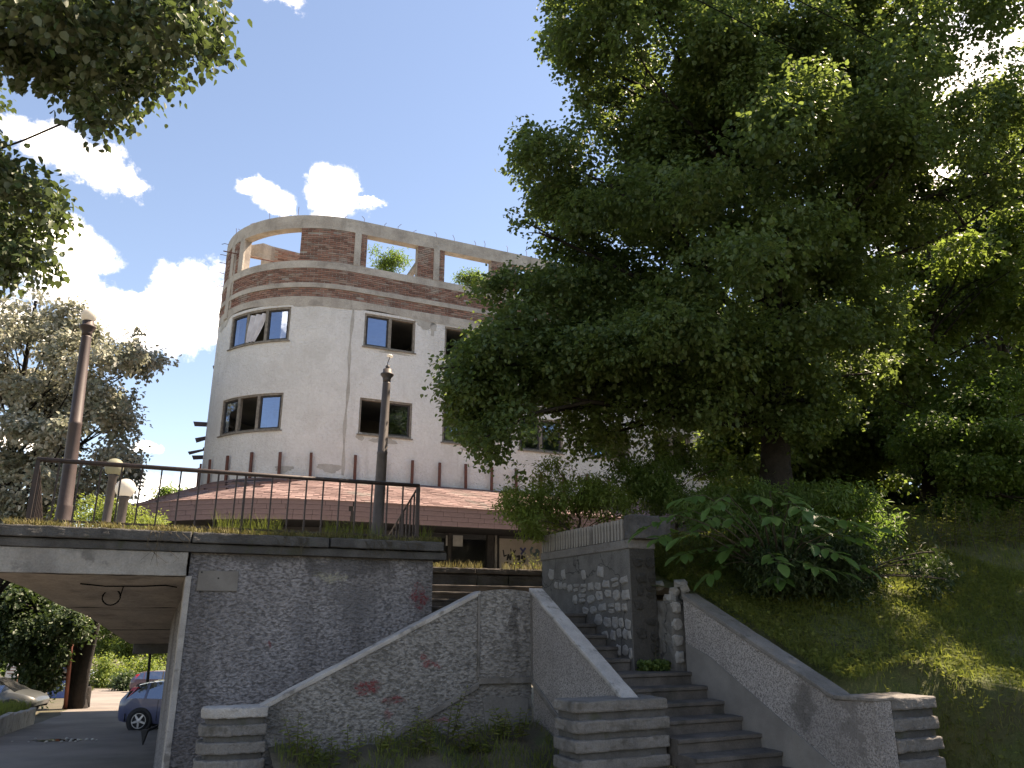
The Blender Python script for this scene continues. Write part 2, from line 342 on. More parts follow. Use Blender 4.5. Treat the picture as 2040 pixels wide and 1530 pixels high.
class MB:
    def __init__(s): s.v = []; s.f = []
    def add(s, vs, fs):
        b = len(s.v); s.v += [tuple(map(float, p)) for p in vs]; s.f += [tuple(b + i for i in f) for f in fs]; return s
    def hexa(s, c):   # eight corners: bottom ring 0-3, top ring 4-7
        return s.add(c, [(3, 2, 1, 0), (4, 5, 6, 7), (0, 1, 5, 4), (1, 2, 6, 5), (2, 3, 7, 6), (3, 0, 4, 7)])
    def box(s, u0, u1, v0, v1, z0, z1, fr=W):
        return s.hexa([fr(u0, v0, z0), fr(u1, v0, z0), fr(u1, v1, z0), fr(u0, v1, z0), fr(u0, v0, z1), fr(u1, v0, z1), fr(u1, v1, z1), fr(u0, v1, z1)])
    def prism(s, A, B):
        n = len(A)
        return s.add(list(A) + list(B), [tuple(range(n - 1, -1, -1)), tuple(range(n, 2 * n))] + [(i, (i + 1) % n, n + (i + 1) % n, n + i) for i in range(n)])
    def prism_v(s, uz, v0, v1): return s.prism([W(u, v0, z) for u, z in uz], [W(u, v1, z) for u, z in uz])
    def prism_u(s, vz, u0, u1): return s.prism([W(u0, v, z) for v, z in vz], [W(u1, v, z) for v, z in vz])
    def prism_z(s, uv, z0, z1, fr=W): return s.prism([fr(u, v, z0) for u, v in uv], [fr(u, v, z1) for u, v in uv])
    def tube(s, pts, rad, n=8, cap=True):
        pts = [Vector(p) for p in pts]; m = len(pts)
        if not hasattr(rad, '__len__'): rad = [rad] * m
        rings = []; up = Vector((.31, .2, .93)).normalized()
        for i, p in enumerate(pts):
            d = (pts[min(i + 1, m - 1)] - pts[max(i - 1, 0)])
            if d.length < 1e-9: d = Vector((0, 0, 1))
            d.normalize(); a = d.cross(up)
            if a.length < .05: a = d.cross(Vector((1, 0, 0)))
            a.normalize(); b = d.cross(a)
            rings.append([p + (a * math.cos(2 * math.pi * j / n) + b * math.sin(2 * math.pi * j / n)) * rad[i] for j in range(n)])
        vs = [q for r in rings for q in r]
        fs = [(i * n + j, i * n + (j + 1) % n, (i + 1) * n + (j + 1) % n, (i + 1) * n + j) for i in range(m - 1) for j in range(n)]
        if cap: fs += [tuple(range(n - 1, -1, -1)), tuple((m - 1) * n + j for j in range(n))]
        return s.add(vs, fs)
    def lathe(s, prof, c, n=20, axis=None, cap=True):
        c = Vector(c); ax = Vector(axis or (0, 0, 1)).normalized()
        a = ax.cross(Vector((0, 1, 0))) if abs(ax.y) < .9 else ax.cross(Vector((1, 0, 0)))
        a.normalize(); b = ax.cross(a)
        vs = [c + ax * h + (a * math.cos(2 * math.pi * j / n) + b * math.sin(2 * math.pi * j / n)) * r for r, h in prof for j in range(n)]
        m = len(prof)
        fs = [(i * n + j, i * n + (j + 1) % n, (i + 1) * n + (j + 1) % n, (i + 1) * n + j) for i in range(m - 1) for j in range(n)]
        if cap: fs += [tuple(range(n - 1, -1, -1)), tuple((m - 1) * n + j for j in range(n))]
        return s.add(vs, fs)
    def mesh(s, name, mat, smooth=False, fix=True):
        me = bpy.data.meshes.new(name); me.from_pydata(s.v, [], s.f)
        if fix:
            bm = bmesh.new(); bm.from_mesh(me); bmesh.ops.recalc_face_normals(bm, faces=bm.faces); bm.to_mesh(me); bm.free()
        if smooth:
            me.polygons.foreach_set('use_smooth', [True] * len(me.polygons))
        me.materials.append(MATS[mat]); me.update(); return me
    def build(s, name, mat, parent=None, smooth=False, bevel=0, fix=True, **kw):
        o = place(bpy.data.objects.new(name, s.mesh(name, mat, smooth, fix)), parent)
        if bevel:
            b = o.modifiers.new('bevel', 'BEVEL'); b.width = bevel; b.segments = 2; b.limit_method = 'ANGLE'; b.angle_limit = R_(35)
        return tag(o, **kw)

def np_mesh(name, V, Q, mat, parent=None, smooth=False, **kw):
    """fast mesh from arrays: V (n,3), Q (m,k) faces"""
    me = bpy.data.meshes.new(name); n, (m, kk) = len(V), Q.shape
    me.vertices.add(n); me.vertices.foreach_set('co', np.ascontiguousarray(V, dtype=np.float32).ravel())
    me.loops.add(m * kk); me.loops.foreach_set('vertex_index', np.ascontiguousarray(Q, dtype=np.int32).ravel())
    me.polygons.add(m); me.polygons.foreach_set('loop_start', np.arange(0, m * kk, kk, dtype=np.int32))
    if smooth: me.polygons.foreach_set('use_smooth', np.ones(m, dtype=bool))
    me.update(calc_edges=True); me.materials.append(MATS[mat])
    return tag(place(bpy.data.objects.new(name, me), parent), **kw)

def noise3(p, seed=0):
    """cheap smooth pseudo-noise in [-1,1] for arrays (n,3)"""
    r = np.random.default_rng(seed); out = np.zeros(len(p))
    for a, fq in ((.5, 1.), (.3, 2.3), (.2, 4.9)):
        for _ in range(3):
            kx = r.normal(0, 1, 3) * fq; out += a * np.sin(p @ kx + r.uniform(0, 6.28)) / 3
    return out * 1.6

# ------------------------------------------------------------------ foliage helpers
def leaf_arrays(pos, tdir, nrm, size, shape='heart'):
    t = tdir / (np.linalg.norm(tdir, axis=1, keepdims=True) + 1e-9)
    w = np.cross(t, nrm); w /= (np.linalg.norm(w, axis=1, keepdims=True) + 1e-9)
    n = np.cross(w, t)
    if shape == 'heart':
        T = [(0, 0, 0), (.12, .36, .10), (.55, .40, .10), (1.05, 0, -.10), (.55, -.40, .10), (.12, -.36, .10)]; q = [(0, 1, 2, 3), (0, 3, 4, 5)]
    elif shape == 'long':
        T = [(0, 0, 0), (.3, .17, .05), (.7, .15, .03), (1.1, 0, -.12), (.7, -.15, .03), (.3, -.17, .05)]; q = [(0, 1, 2, 3), (0, 3, 4, 5)]
    else:
        T = [(0, 0, 0), (.5, .38, .07), (1.05, 0, -.06), (.5, -.38, .07)]; q = [(0, 1, 2, 3)]
    kk = len(T); N = len(pos); s = size[:, None]
    V = np.stack([pos + s * (a * t + b * w + c * n) for a, b, c in T], 1).reshape(-1, 3)
    Q = np.concatenate([np.arange(N)[:, None] * kk + np.array(f)[None] for f in q]); return V, Q
def unit(r, n):
    v = r.normal(0, 1, (n, 3)); return v / np.linalg.norm(v, axis=1, keepdims=True)
def sprays(r, lobes, n_spray, per, spread, droop=.5):
    """leaf positions/dirs grouped in drooping twigs on the shell of each lobe; lobes rows: x y z rx ry rz"""
    L = np.asarray(lobes, float); vol = (L[:, 3] * L[:, 4] * L[:, 5]) ** (2 / 3); pr = vol / vol.sum()
    idx = r.choice(len(L), n_spray, p=pr); dirs = unit(r, n_spray); dirs[:, 2] = dirs[:, 2] * .85 + .12
    rad = r.uniform(.35, 1.0, n_spray) ** .45
    c = L[idx, :3] + dirs * L[idx, 3:6] * rad[:, None]
    out = dirs * [1, 1, .35] + r.normal(0, .25, (n_spray, 3)) + [0, 0, -droop * .45]
    out /= np.linalg.norm(out, axis=1, keepdims=True)
    j = np.repeat(np.arange(n_spray), per); k_ = r.uniform(-1, 1, len(j))
    pos = c[j] + out[j] * (k_ * spread)[:, None] + r.normal(0, spread * .38, (len(j), 3))
    td = out[j] * .6 + r.normal(0, .55, (len(j), 3)) + [0, 0, -droop * .5]
    nr = np.array([0, 0, 1.0]) * .9 + dirs[j] * .45 + r.normal(0, .38, (len(j), 3))
    return pos, td, nr
def crown(name, parent, mat, lobes, n_leaf, size, seed, shape='heart', per=12, spread=.22, droop=.5, **kw):
    r = np.random.default_rng(seed)
    p, t, n = sprays(r, lobes, max(1, n_leaf // per), per, spread, droop)
    V, Q = leaf_arrays(p, t, n, size * r.uniform(.65, 1.25, len(p)), shape)
    return np_mesh(name, V, Q, mat, parent, **kw)
def in_poly(x, y, poly):
    c = False; n = len(poly)
    for i in range(n):
        x1, y1 = poly[i]; x2, y2 = poly[(i + 1) % n]
        if (y1 > y) != (y2 > y) and x < (x2 - x1) * (y - y1) / (y2 - y1) + x1: c = not c
    return c
def edge_dist(x, y, poly):
    best = 1e9; n = len(poly)
    for i in range(n):
        ax, ay = poly[i]; bx, by = poly[(i + 1) % n]; dx, dy = bx - ax, by - ay
        t = max(0, min(1, ((x - ax) * dx + (y - ay) * dy) / (dx * dx + dy * dy + 1e-9)))
        best = min(best, math.hypot(x - ax - t * dx, y - ay - t * dy))
    return best
def outline_lobes(poly, zc, n, rpx, thick, seed, squash=.7, keep=None):
    """fill an outline with leafy lobes; the crown is as deep as it is wide, fullest along its axis"""
    rr = random.Random(seed); xs = [p[0] for p in poly]; ys = [p[1] for p in poly]; L = []; tries = 0; ppm = F / zc
    while len(L) < n and tries < n * 60:
        tries += 1; x = rr.uniform(min(xs), max(xs)); y = rr.uniform(min(ys), max(ys))
        if not in_poly(x, y, poly): continue
        if keep and rr.random() > keep(x, y): continue
        e = edge_dist(x, y, poly); r0 = rr.uniform(*rpx)
        r = min(r0, max(e * .95, rpx[0] * .42)) / ppm
        dep = min(thick, e / ppm * 1.1 + .4) * rr.uniform(-1, 1)
        p = at_c(x, y, zc + dep); sc = (zc + dep) / zc
        L.append((p[0], p[1], p[2], r * sc * rr.uniform(.9, 1.25), r * sc * rr.uniform(.9, 1.25), r * sc * squash * rr.uniform(.8, 1.15)))
    return L
def limb_pts(a, b, sag, rr, n=6):
    a = Vector(a); b = Vector(b); L = (b - a).length
    k1 = Vector((rr.uniform(-1, 1), rr.uniform(-1, 1), rr.uniform(-.5, .5))) * L * .06
    return [a.lerp(b, i / n) + Vector((0, 0, math.sin(i / n * math.pi) * sag * L)) + k1 * math.sin(i / n * math.pi * 2) for i in range(n + 1)]
def trunk_and_limbs(name, parent, base, top, r0, r1, lobes, n_limb, seed, mat='bark', thin=1.0):
    rr = random.Random(seed); m = MB(); base = Vector(base); top = Vector(top)
    pts = [base.lerp(top, i / 9) + Vector((math.sin(i * .9 + seed) * .06, math.cos(i * 1.1 + seed) * .06, 0)) * min(i, 3) / 3 for i in range(10)]
    pts.insert(0, base - Vector((0, 0, .35)))
    rad = [r0 * 1.45] + [lerp(r0 * (1.28 if i == 0 else 1), r1, (i / 9) ** .8) for i in range(10)]
    m.tube(pts, rad, 12)
    tg = sorted(lobes, key=lambda q: -q[3]); rr.shuffle(tg); H = top.z - base.z
    for q in tg[:n_limb]:
        q = Vector(q[:3]); hd = math.hypot(q.x - base.x, q.y - base.y)
        t = max(.22, min(.96, (q.z - hd * .55 - base.z) / H)); st = base.lerp(top, t)
        if q.z < st.z - .5: t = max(.18, (q.z - base.z) / H * .8); st = base.lerp(top, max(.15, min(.95, t)))
        L = (q - st).length; rb = lerp(r0, r1, t) * min(.55, .16 + L * .06) * thin
        p = limb_pts(st, q, .07, rr); m.tube(p, [lerp(rb, .012, (i / 6) ** .7) for i in range(7)], 6)
        for _ in range(3):
            i = rr.randint(2, 5); e = p[i] + Vector((rr.uniform(-1, 1), rr.uniform(-1, 1), rr.uniform(-.2, .7))) * min(L * .3, .7)
            m.tube(limb_pts(p[i], e, .05, rr, 3), [rb * .35, rb * .25, rb * .15, .006], 5)
    return m.build(name, mat, parent, smooth=True)

# ------------------------------------------------------------------ ground, road, plaza, hillside
def road_z(y): return -1.66 - .052 * (min(max(y, 4), 90) - 25.67)
xs = np.array([-400, -150, -80, -50, -35, -25, -18, -12, -8, -4, 0, 6, 14, 30, 70, 150, 400.]); ys = np.array([-120, -40, -10, 0, 4, 8, 12, 16, 20, 25, 32, 40, 50, 62, 75, 90, 140, 260, 700.])
V = np.array([(x, y, road_z(y)) for y in ys for x in xs]); nx = len(xs)
Q = np.array([(j * nx + i, j * nx + i + 1, (j + 1) * nx + i + 1, (j + 1) * nx + i) for j in range(len(ys) - 1) for i in range(nx - 1)])
np_mesh('ground', V, Q, 'soil', kind='structure')
# lower road runs under the terrace towards the trees
m = MB(); pts = []
for v in np.linspace(-3, -74, 36):
    w = 1 + .12 * math.sin(v * .5)
    ul = lerp(-4.6, -2.35, min(1, max(0, (-v - 14) / 22))) + .10 * math.sin(v * 1.3); ur = 3.4
    pts.append((ul, ur, v))
for a, b in zip(pts[:-1], pts[1:]):
    q = [W(a[0], a[2], 0), W(a[1], a[2], 0), W(b[1], b[2], 0), W(b[0], b[2], 0)]
    m.add([(x, y, road_z(y) + .006) for x, y, z in q], [(0, 1, 2, 3)])
m.build('road', 'asphalt', kind='structure')

def sm(t): t = max(0, min(1, t)); return t * t * (3 - 2 * t)
def hill_z(u, v):
    d = -6.5 - v
    z = .72 + (.38 * min(d, 5.6) + .06 * max(0, d - 5.6) if d > 0 else .13 * d)
    g = min(u, 15) - 7.3
    z += .13 * max(0, g) * sm((d + 5) / 6) + .10 * max(0, u - 15) * sm((d + 5) / 6)
    if d < .45 and u < 8.9: z = lerp(-.9, z, sm((u - 8.15) / .6) if d < .3 else max(sm((u - 8.15) / .6), (d - .3) / .15))
    if d > 6.5 and u < 13: z -= (z - 2.75) * sm((d - 6.5) / 3) * sm((13.5 - u) / 4)
    z += .06 * math.sin(u * 1.7 + v) + .05 * math.sin(v * 2.1 - u * .6)
    return max(z, -1.4)
us = np.concatenate([np.arange(6.95, 16, .3), np.arange(16, 46, 1.5)]); vv = np.concatenate([np.arange(-64, -18, 2), np.arange(-18, .5, .3)])
V = []; idx = {}; Q = []
for j, v in enumerate(vv):
    for i, u in enumerate(us):
        z = hill_z(u, v)
        if v > -9.8 and u < 7.6: z = min(z, lerp(1.9, .7, sm((v + 9.6) / 2.7)) - .12)
        idx[i, j] = len(V); V.append(W(u, v, z))
for j in range(len(vv) - 1):
    for i in range(len(us) - 1):
        uc, vc = us[i], vv[j]
        if (uc < 10.4 and vc < -12.6) or (uc < 24 and vc < -17.2): continue
        if uc < 7.3 and vc > -10.15: continue
        if vc > -6.5 and uc < 8.25: continue
        Q.append((idx[i, j], idx[i + 1, j], idx[i + 1, j + 1], idx[i, j + 1]))
np_mesh('hillside', np.array(V), np.array(Q), 'turf', smooth=True, kind='structure')

ZP = 2.65
edge = [(-2.0, -13.2), (-1.6, -14.3), (-1.25, -15.8), (-.87, -17.5), (-.45, -19.6), (-.08, -22), (0, -25)]
m = MB()
m.prism_z([(-1.9, -13.6)] + edge[1:] + [(0, -40), (34, -40), (34, -17.05), (4.66, -17.05), (4.66, -13.6)], ZP - .12, ZP)
m.build('plaza', 'paving', kind='structure')
# bank of earth at the foot of the stair walls
m = MB(); g = [[W(u, v, lerp(.0, -.75, sm((v + 10.95) / 2.6)) + .07 * math.sin(u * 3 + v * 2) + .05 * math.sin(u * 7.1) + .12 * sm((u - 3.2) / 1.5)) for u in np.linspace(1.7, 5.38, 20)] for v in np.linspace(-10.98, -7.6, 14)]
vsx = [p for r in g for p in r]
m.add(vsx, [(j * 20 + i, j * 20 + i + 1, (j + 1) * 20 + i + 1, (j + 1) * 20 + i) for j in range(13) for i in range(19)])
m.build('earth_bank', 'soil', smooth=True, kind='structure')

# ------------------------------------------------------------------ terrace with its railing
T = thing('terrace', W(1.5, -13.5, road_z(13)), 'grey rough stuccoed terrace wall with cantilevered slab over the lower road', 'terrace')
m = MB(); m.box(.64, 4.65, -13.9, -13.3, -2.2, 2.6); m.build('front_wall', 'stucco_wall', T)
MB().box(4.40, 4.655, -17.0, -13.9, 1.0, 2.6).build('return_wall', 'stucco_wall', T)
MB().box(.645, 1.0, -17.9, -13.9, -2.2, 1.9).build('passage_wall', 'stucco_wall', T)
MB().box(.60, .69, -13.62, -13.262, -2.2, 2.24).build('corner_edging', 'concrete_cap', T, bevel=.01)
for a, b in ((-2.0, .61), (.63, 2.75), (2.77, 4.78)):
    d = rnd(0, .015)
    m = MB(); m.box(a, b, -13.75, -13.10 + d, 2.735 + d, 2.90 + d * .6); m.build('kerb', 'concrete_dark', T, bevel=.018)
MB().box(-1.98, 4.86, -13.75, -13.17, 2.60, 2.73).build('slab_edge', 'concrete_dark', T, bevel=.012)
MB().prism_z([(-2.02, -13.2), (.60, -13.2), (.60, -13.6), (-1.7, -13.9)], 2.235, 2.598).build('fascia_beam', 'fascia_plaster', T, bevel=.01)
m = MB(); rows = []
soff = [(-2.0, .60, -13.25, 2.232), (-1.6, .66, -14.3, 2.06), (-1.25, .9, -15.8, 1.85), (-.87, 1.2, -17.5, 1.66), (-.45, 2.0, -19.6, 1.32), (-.08, 2.6, -22, 1.02)]
for k0, (ul, ur, v, z) in enumerate(soff):
    rows.append([W(lerp(ul, ur, i / 8), v, z + rnd(-.012, .012)) for i in range(9)])
for a, b in zip(rows[:-1], rows[1:]):
    for i in range(8): m.add([a[i], a[i + 1], b[i + 1], b[i]], [(0, 1, 2, 3)])
for (ul, ur, v, z), (ul2, ur2, v2, z2) in zip(soff[:-1], soff[1:]):      # left edge of the slab
    m.add([W(ul, v, z), W(ul2, v2, z2), W(ul2, v2, ZP - .1), W(ul, v, ZP - .1)], [(0, 1, 2, 3)])
m.add([W(-.08, -22, 1.02), W(2.6, -22, 1.02), W(2.6, -22, ZP - .1), W(-.08, -22, ZP - .1)], [(0, 1, 2, 3)])
m.build('soffit', 'soffit', T, fix=False)
for v in (-16.2, -19.2):
    i = 0
    z = np.interp(-v, [13.25, 14.3, 15.8, 17.5, 19.6, 22], [2.23, 2.06, 1.85, 1.66, 1.32, 1.02]); ul = np.interp(-v, [13.25, 14.3, 15.8, 17.5, 19.6, 22], [-2, -1.6, -1.25, -.87, -.45, -.08])
    MB().box(ul, .64 if v > -17 else 1.4, v - .01, v, z - .012, z + .05).build('joint_strip', 'concrete_dark', T)
MB().box(.0, 3.2, -22.3, -22.0, .78, 1.02).build('edge_beam', 'concrete_dark', T, bevel=.02)
pz = [at_v(396, 1136, -13.29), at_v(472, 1178, -13.29)]
m = MB(); (ua, _), (ub, _) = UV(*pz[0][:2]), UV(*pz[1][:2]); m.box(ua, ub, -13.31, -13.27, pz[1][2], pz[0][2]); m.build('blank_plaque', 'plinth_plaster', T, bevel=.006)
for (px, py) in ((402, 1140), (399, 1178), (435, 1152)):
    p = at_v(px, py, -13.27); u, _ = UV(*p[:2]); MB().box(u - .012, u + .012, -13.28, -13.262, p[2] - .012, p[2] + .012).build('anchor_hole', 'paint_black', T)
MB().box(2.4, 2.8, -30, -18, -3.4, 1.0).build('undercroft_wall', 'concrete_dark', T)
for v in (-24.5, -30): MB().box(1.55, 1.95, v - .2, v + .2, -3.4, 2.5).build('undercroft_column', 'concrete_dark', T, bevel=.02)
m = MB(); p0 = [at_v(x, y, -13.9) for x, y in ((150, 1160), (215, 1166), (250, 1167), (300, 1167), (345, 1166), (362, 1172), (364, 1195), (363, 1215))]
m2 = MB()
def soff_pt(px, py):     # where the sight line meets the sloping soffit
    for t in np.linspace(10, 24, 400):
        p = at_c(px, py, t); u, v = UV(p[0], p[1])
        if p[2] > np.interp(-v, [13.25, 14.3, 15.8, 17.5, 19.6, 22], [2.23, 2.06, 1.85, 1.66, 1.32, 1.02]) - .02: return p
    return at_c(px, py, 16)
cab = [soff_pt(x, y) for x, y in ((160, 1163), (210, 1168), (246, 1168), (285, 1168), (330, 1166), (352, 1170))]
m2.tube(cab, .011, 6)
c0 = soff_pt(226, 1182); lp = []
for i in range(31):
    a = i / 30 * 2 * math.pi * 2.2; lp.append((c0[0] + math.cos(a) * .14 * (1 + .08 * math.sin(i)), c0[1] - .05, c0[2] - .06 + math.sin(a) * .13))
m2.tube([cab[2]] + lp, .010, 5)
m2.build('hanging_cable', 'wire', None, label='thin black cable with a coiled loop hanging under the terrace slab', cat='cable')

RL = thing('terrace_railing', W(1.4, -13.3, 2.9), 'dark brown steel railing with thin balusters on the terrace edge', 'railing')
VR, Z0R = -13.34, 2.9
MB().tube([W(-1.66, VR, 3.90), W(1.3, VR, 3.905), W(4.36, VR, 3.92)], .036, 10).build('top_rail', 'rail_paint', RL, smooth=True)
m = MB(); m.box(-1.64, 4.34, VR - .012, VR + .012, 2.985, 3.015); m.build('bottom_rail', 'rail_paint', RL)
bal = MB().box(-.015, .015, -.012, .012, 0, .91, fr=lambda a, b, c: (a, b, c)).mesh('baluster', 'rail_paint')
post = MB().box(-.03, .03, -.03, .03, 0, 1.0, fr=lambda a, b, c: (a, b, c)).mesh('post', 'rail_paint')
def bal_at(u, v, h=1.0, name='baluster', me=None):
    M = Matrix.Translation(Vector(W(u, v, 2.985))) @ Matrix.Rotation(-A_ + rnd(-.04, .04), 4, 'Z') @ Matrix.Rotation(rnd(-.006, .006), 4, 'Y') @ Matrix.Diagonal((1, 1, h, 1))
    inst(name, me or bal, RL, M)
nb = 21
for i in range(1, nb): bal_at(lerp(-1.64, 4.34, i / nb), VR)
for u in (-1.64, 4.34): inst('post', post, RL, Matrix.Translation(Vector(W(u, VR, 2.895))) @ Matrix.Rotation(-A_, 4, 'Z'))
for u in (1.35,): inst('post', post, RL, Matrix.Translation(Vector(W(u, VR, 2.895))) @ Matrix.Rotation(-A_, 4, 'Z') @ Matrix.Diagonal((.6, .6, 1, 1)))
for u, L in ((-1.64, 1.9), (4.34, 2.1)):
    MB().tube([W(u, VR, 3.90), W(u, VR - L, 3.06)], .018, 8).build('brace_rail', 'rail_paint', RL, smooth=True)
    MB().box(u - .01, u + .01, VR - L, VR - .03, 2.985, 3.01).build('bottom_rail', 'rail_paint', RL)
    for i in range(1, 10):
        t = i / 10; bal_at(u, VR - L * t, (lerp(3.90, 3.06, t) - 2.985) / .91)

# ------------------------------------------------------------------ stairs and their side walls
ST = thing('outdoor_staircase', W(6.2, -9.5, .0), 'worn concrete outdoor staircase climbing between low walls to the plaza', 'staircase')
def step(u0, u1, v0, v1, z, h=.18, nm='step', mat='step_concrete'):
    m = MB(); vn = v1 + .025                                  # nosing lips over the riser below
    m.prism_u([(v0, z - h), (v1, z - h), (v1, z - .055), (vn, z - .05), (vn, z - .004), (v1 - .01, z), (v0, z)], u0, u1)
    return m.build(nm, mat, ST, bevel=.008)
ZL = .89
for i in range(1, 9): step(5.92 if i > 2 else 5.62, 7.2, -9.43 + .33 * (i - 1) - .03, -9.43 + .33 * i, ZL - .16 * i, .30)
step(5.62, 7.2, -10.05, -9.43, ZL, .3, 'landing')
for i in range(1, 6): step(5.62, 6.58, -10.05 - .31 * i, -10.05 - .31 * (i - 1), ZL + .16 * i, .3)
ZM = ZL + .16 * 5
step(4.66, 6.58, -15.2, -11.6, ZM - .001, .3, 'landing')
step(4.66, 5.62, -11.62, -11.05, ZM - .002, .3, 'landing')
for i in range(1, 9): step(4.66 - .32 * i, 4.66 - .32 * (i - 1) + .02, -13.28, -11.05, ZM - .16 * i, .5)
for i in range(1, 5): step(4.66, 9.0, -15.2 - .32 * i - .02, -15.2 - .32 * (i - 1), ZM + .155 * i, .3)
zt = ZM + .155 * 4
x = 4.66
while x < 9.0:
    L = rnd(.7, 1.4); x1 = min(9.0, x + L); d = rnd(-.03, .03)
    MB().box(x, x1 - .01, -17.2, -16.72 + d, zt - .02, zt + .27 + d * .6).build('riser_block', 'concrete_dark', ST, bevel=.03); x = x1
x = 4.66
while x < 9.0:
    L = rnd(1.2, 2.2); x1 = min(9.0, x + L); d = rnd(-.03, .03)
    MB().box(x, x1 - .006, -17.4, -16.60 + d, zt + .275, zt + .40).build('edge_slab', 'step_concrete', ST, bevel=.02); x = x1

SP_ = thing('stair_parapet', W(4.9, -11, -.4), 'grey roughcast stair wall with two sloping arms and red paint splashes', 'stair wall')
# left arm, corner panel, right arm: a proud upper panel over a band, and a recessed lower wall
VA = -11.0
def ztL(u): return lerp(.54, 2.0, (u - 1.59) / 3.0)
m = MB(); m.prism_v([(1.55, ztL(1.55) - 1.30), (4.59, ztL(4.59) - 1.30), (4.59, ztL(4.59) - .07), (1.55, ztL(1.55) - .07)], VA - .22, VA); m.build('left_panel', 'stucco_parapet', SP_)
m = MB(); m.prism_v([(1.50, ztL(1.50) - .07), (4.61, ztL(4.61) - .07), (4.61, ztL(4.61)), (1.50, ztL(1.50))], VA - .25, VA + .02); m.build('left_cap', 'concrete_cap', SP_, bevel=.012)
m = MB(); m.prism_v([(1.6, ztL(1.6) - 1.36), (4.6, ztL(4.6) - 1.36), (4.6, ztL(4.6) - 1.27), (1.6, ztL(1.6) - 1.27)], VA - .1, VA + .025); m.build('band', 'concrete', SP_, bevel=.01)
m = MB(); m.prism_v([(1.6, -1.2), (4.6, -1.2), (4.6, ztL(4.6) - 1.3), (1.6, ztL(1.6) - 1.3)], VA - .2, VA - .03); m.build('lower_wall', 'stucco_parapet', SP_)
# corner panel (slightly bowed)
def bow(n=7): return [(lerp(4.59, 5.40, i / n), lerp(-11.0, -10.87, i / n) + .035 * math.sin(math.pi * i / n)) for i in range(n + 1)]
bk = [(5.40, -11.3), (4.59, -11.3)]
cb = bow()
m = MB(); n = len(cb)
top = [1.93 + .10 * math.sin(math.pi * (.12 + .76 * i / (n - 1))) ** .6 for i in range(n)] + [1.98, 1.98]
pl = cb + bk
m.prism([W(u, v, .74) for u, v in pl], [W(u, v, z) for (u, v), z in zip(pl, top)]); m.build('corner_panel', 'stucco_parapet', SP_)
m = MB(); ex = [(u, v + .025) for u, v in cb] + bk
m.prism_z(ex, .70, .79); m.build('band', 'concrete', SP_, bevel=.01)
m = MB(); m.prism_z([(u, v - .03) for u, v in cb] + bk, -1.2, .70); m.build('lower_wall', 'stucco_parapet', SP_)
for u, v in ((4.585, -10.985), (5.395, -10.86)): MB().box(u - .02, u + .02, v - .1, v + .012, .79, 1.96).build('edge_strip', 'concrete', SP_, bevel=.008)
m = MB(); pc = [(4.66, .50), (4.80, .56), (4.95, .50), (5.12, .53), (5.34, .50), (5.35, .12), (5.2, .0), (5.0, -.12), (4.86, -.02), (4.70, .16)]
m.prism([W(u, lerp(-11.02, -10.90, (u - 4.59) / .81) + .03 * math.sin(math.pi * (u - 4.59) / .81) - .03, z) for u, z in pc], [W(u, lerp(-11.0, -10.87, (u - 4.59) / .81) + .035 * math.sin(math.pi * (u - 4.59) / .81) - .012, z) for u, z in pc]); m.build('cement_patch', 'cement', SP_, bevel=.006)
# right arm
def ztR(v): return lerp(2.03, .70, (v + 10.87) / 2.47)
m = MB(); m.prism_u([(-10.9, ztR(-10.9) - 1.28), (-8.35, ztR(-8.35) - 1.28), (-8.35, ztR(-8.35) - .06), (-10.9, ztR(-10.9) - .06)], 5.40, 5.58); m.build('right_panel', 'pebble_dash', SP_)
m = MB(); m.prism_u([(-10.92, ztR(-10.92) - .06), (-8.30, ztR(-8.30) - .06), (-8.30, ztR(-8.30)), (-10.92, ztR(-10.92))], 5.375, 5.61); m.build('right_cap', 'concrete_cap', SP_, bevel=.012)
m = MB(); m.prism_u([(-10.9, ztR(-10.9) - 1.34), (-8.6, ztR(-8.6) - 1.34), (-8.6, ztR(-8.6) - 1.25), (-10.9, ztR(-10.9) - 1.25)], 5.373, 5.5); m.build('band', 'concrete', SP_, bevel=.01)
m = MB(); m.prism_u([(-10.9, -1.2), (-8.6, -1.2), (-8.6, ztR(-8.6) - 1.3), (-10.9, ztR(-10.9) - 1.3)], 5.43, 5.58); m.build('lower_wall', 'pebble_dash', SP_)
# ribbed terminal blocks
def rib_block(parent, u0, u1, v0, v1, ztop, n, pitch, capm, round_end=False, mats=('concrete_cap', 'concrete')):
    for i in range(n):
        z1 = ztop - pitch * i; z0 = z1 - pitch * (.66 if i else .62)
        jo = rnd(-.012, .012)
        if round_end:
            a = [(u1, v0), (u1, v1)] ; k2 = 9
            arc_ = [(lerp(u1, u0, t) if t < .4 else lerp(u1, u0, .4) + (u0 - lerp(u1, u0, .4)) * math.sin((t - .4) / .6 * math.pi / 2), v1 - (v1 - v0) * .5 * (1 - math.cos(max(0, (t - .4)) / .6 * math.pi / 2))) for t in np.linspace(0, 1, k2)]
            pl = [(u1, v0)] + arc_ + [(u0 + .02, v0)]
            spread = .012 * i
            MB().prism_z([(u - spread * (1 if u < u1 - .01 else 0), v + spread * .4 + jo) for u, v in pl], z0, z1).build('rib', capm if i == 0 else mats[1], parent, bevel=.02)
        else:
            MB().box(u0 + jo, u1 + jo * .4, v0, v1 + jo, z0, z1).build('rib', capm if i == 0 else mats[1], parent, bevel=.022)
    if round_end: MB().prism_z([(u1 - .01, v0)] + [(u + .055, v - .055) for u, v in arc_[1:]] + [(u0 + .08, v0)], ztop - pitch * n - .4, ztop - .03).build('core', 'concrete_dark', parent)
    else: MB().box(u0 + .07, u1 - .03, v0, v1 - .06, ztop - pitch * n - .4, ztop - .03).build('core', 'concrete_dark', parent)
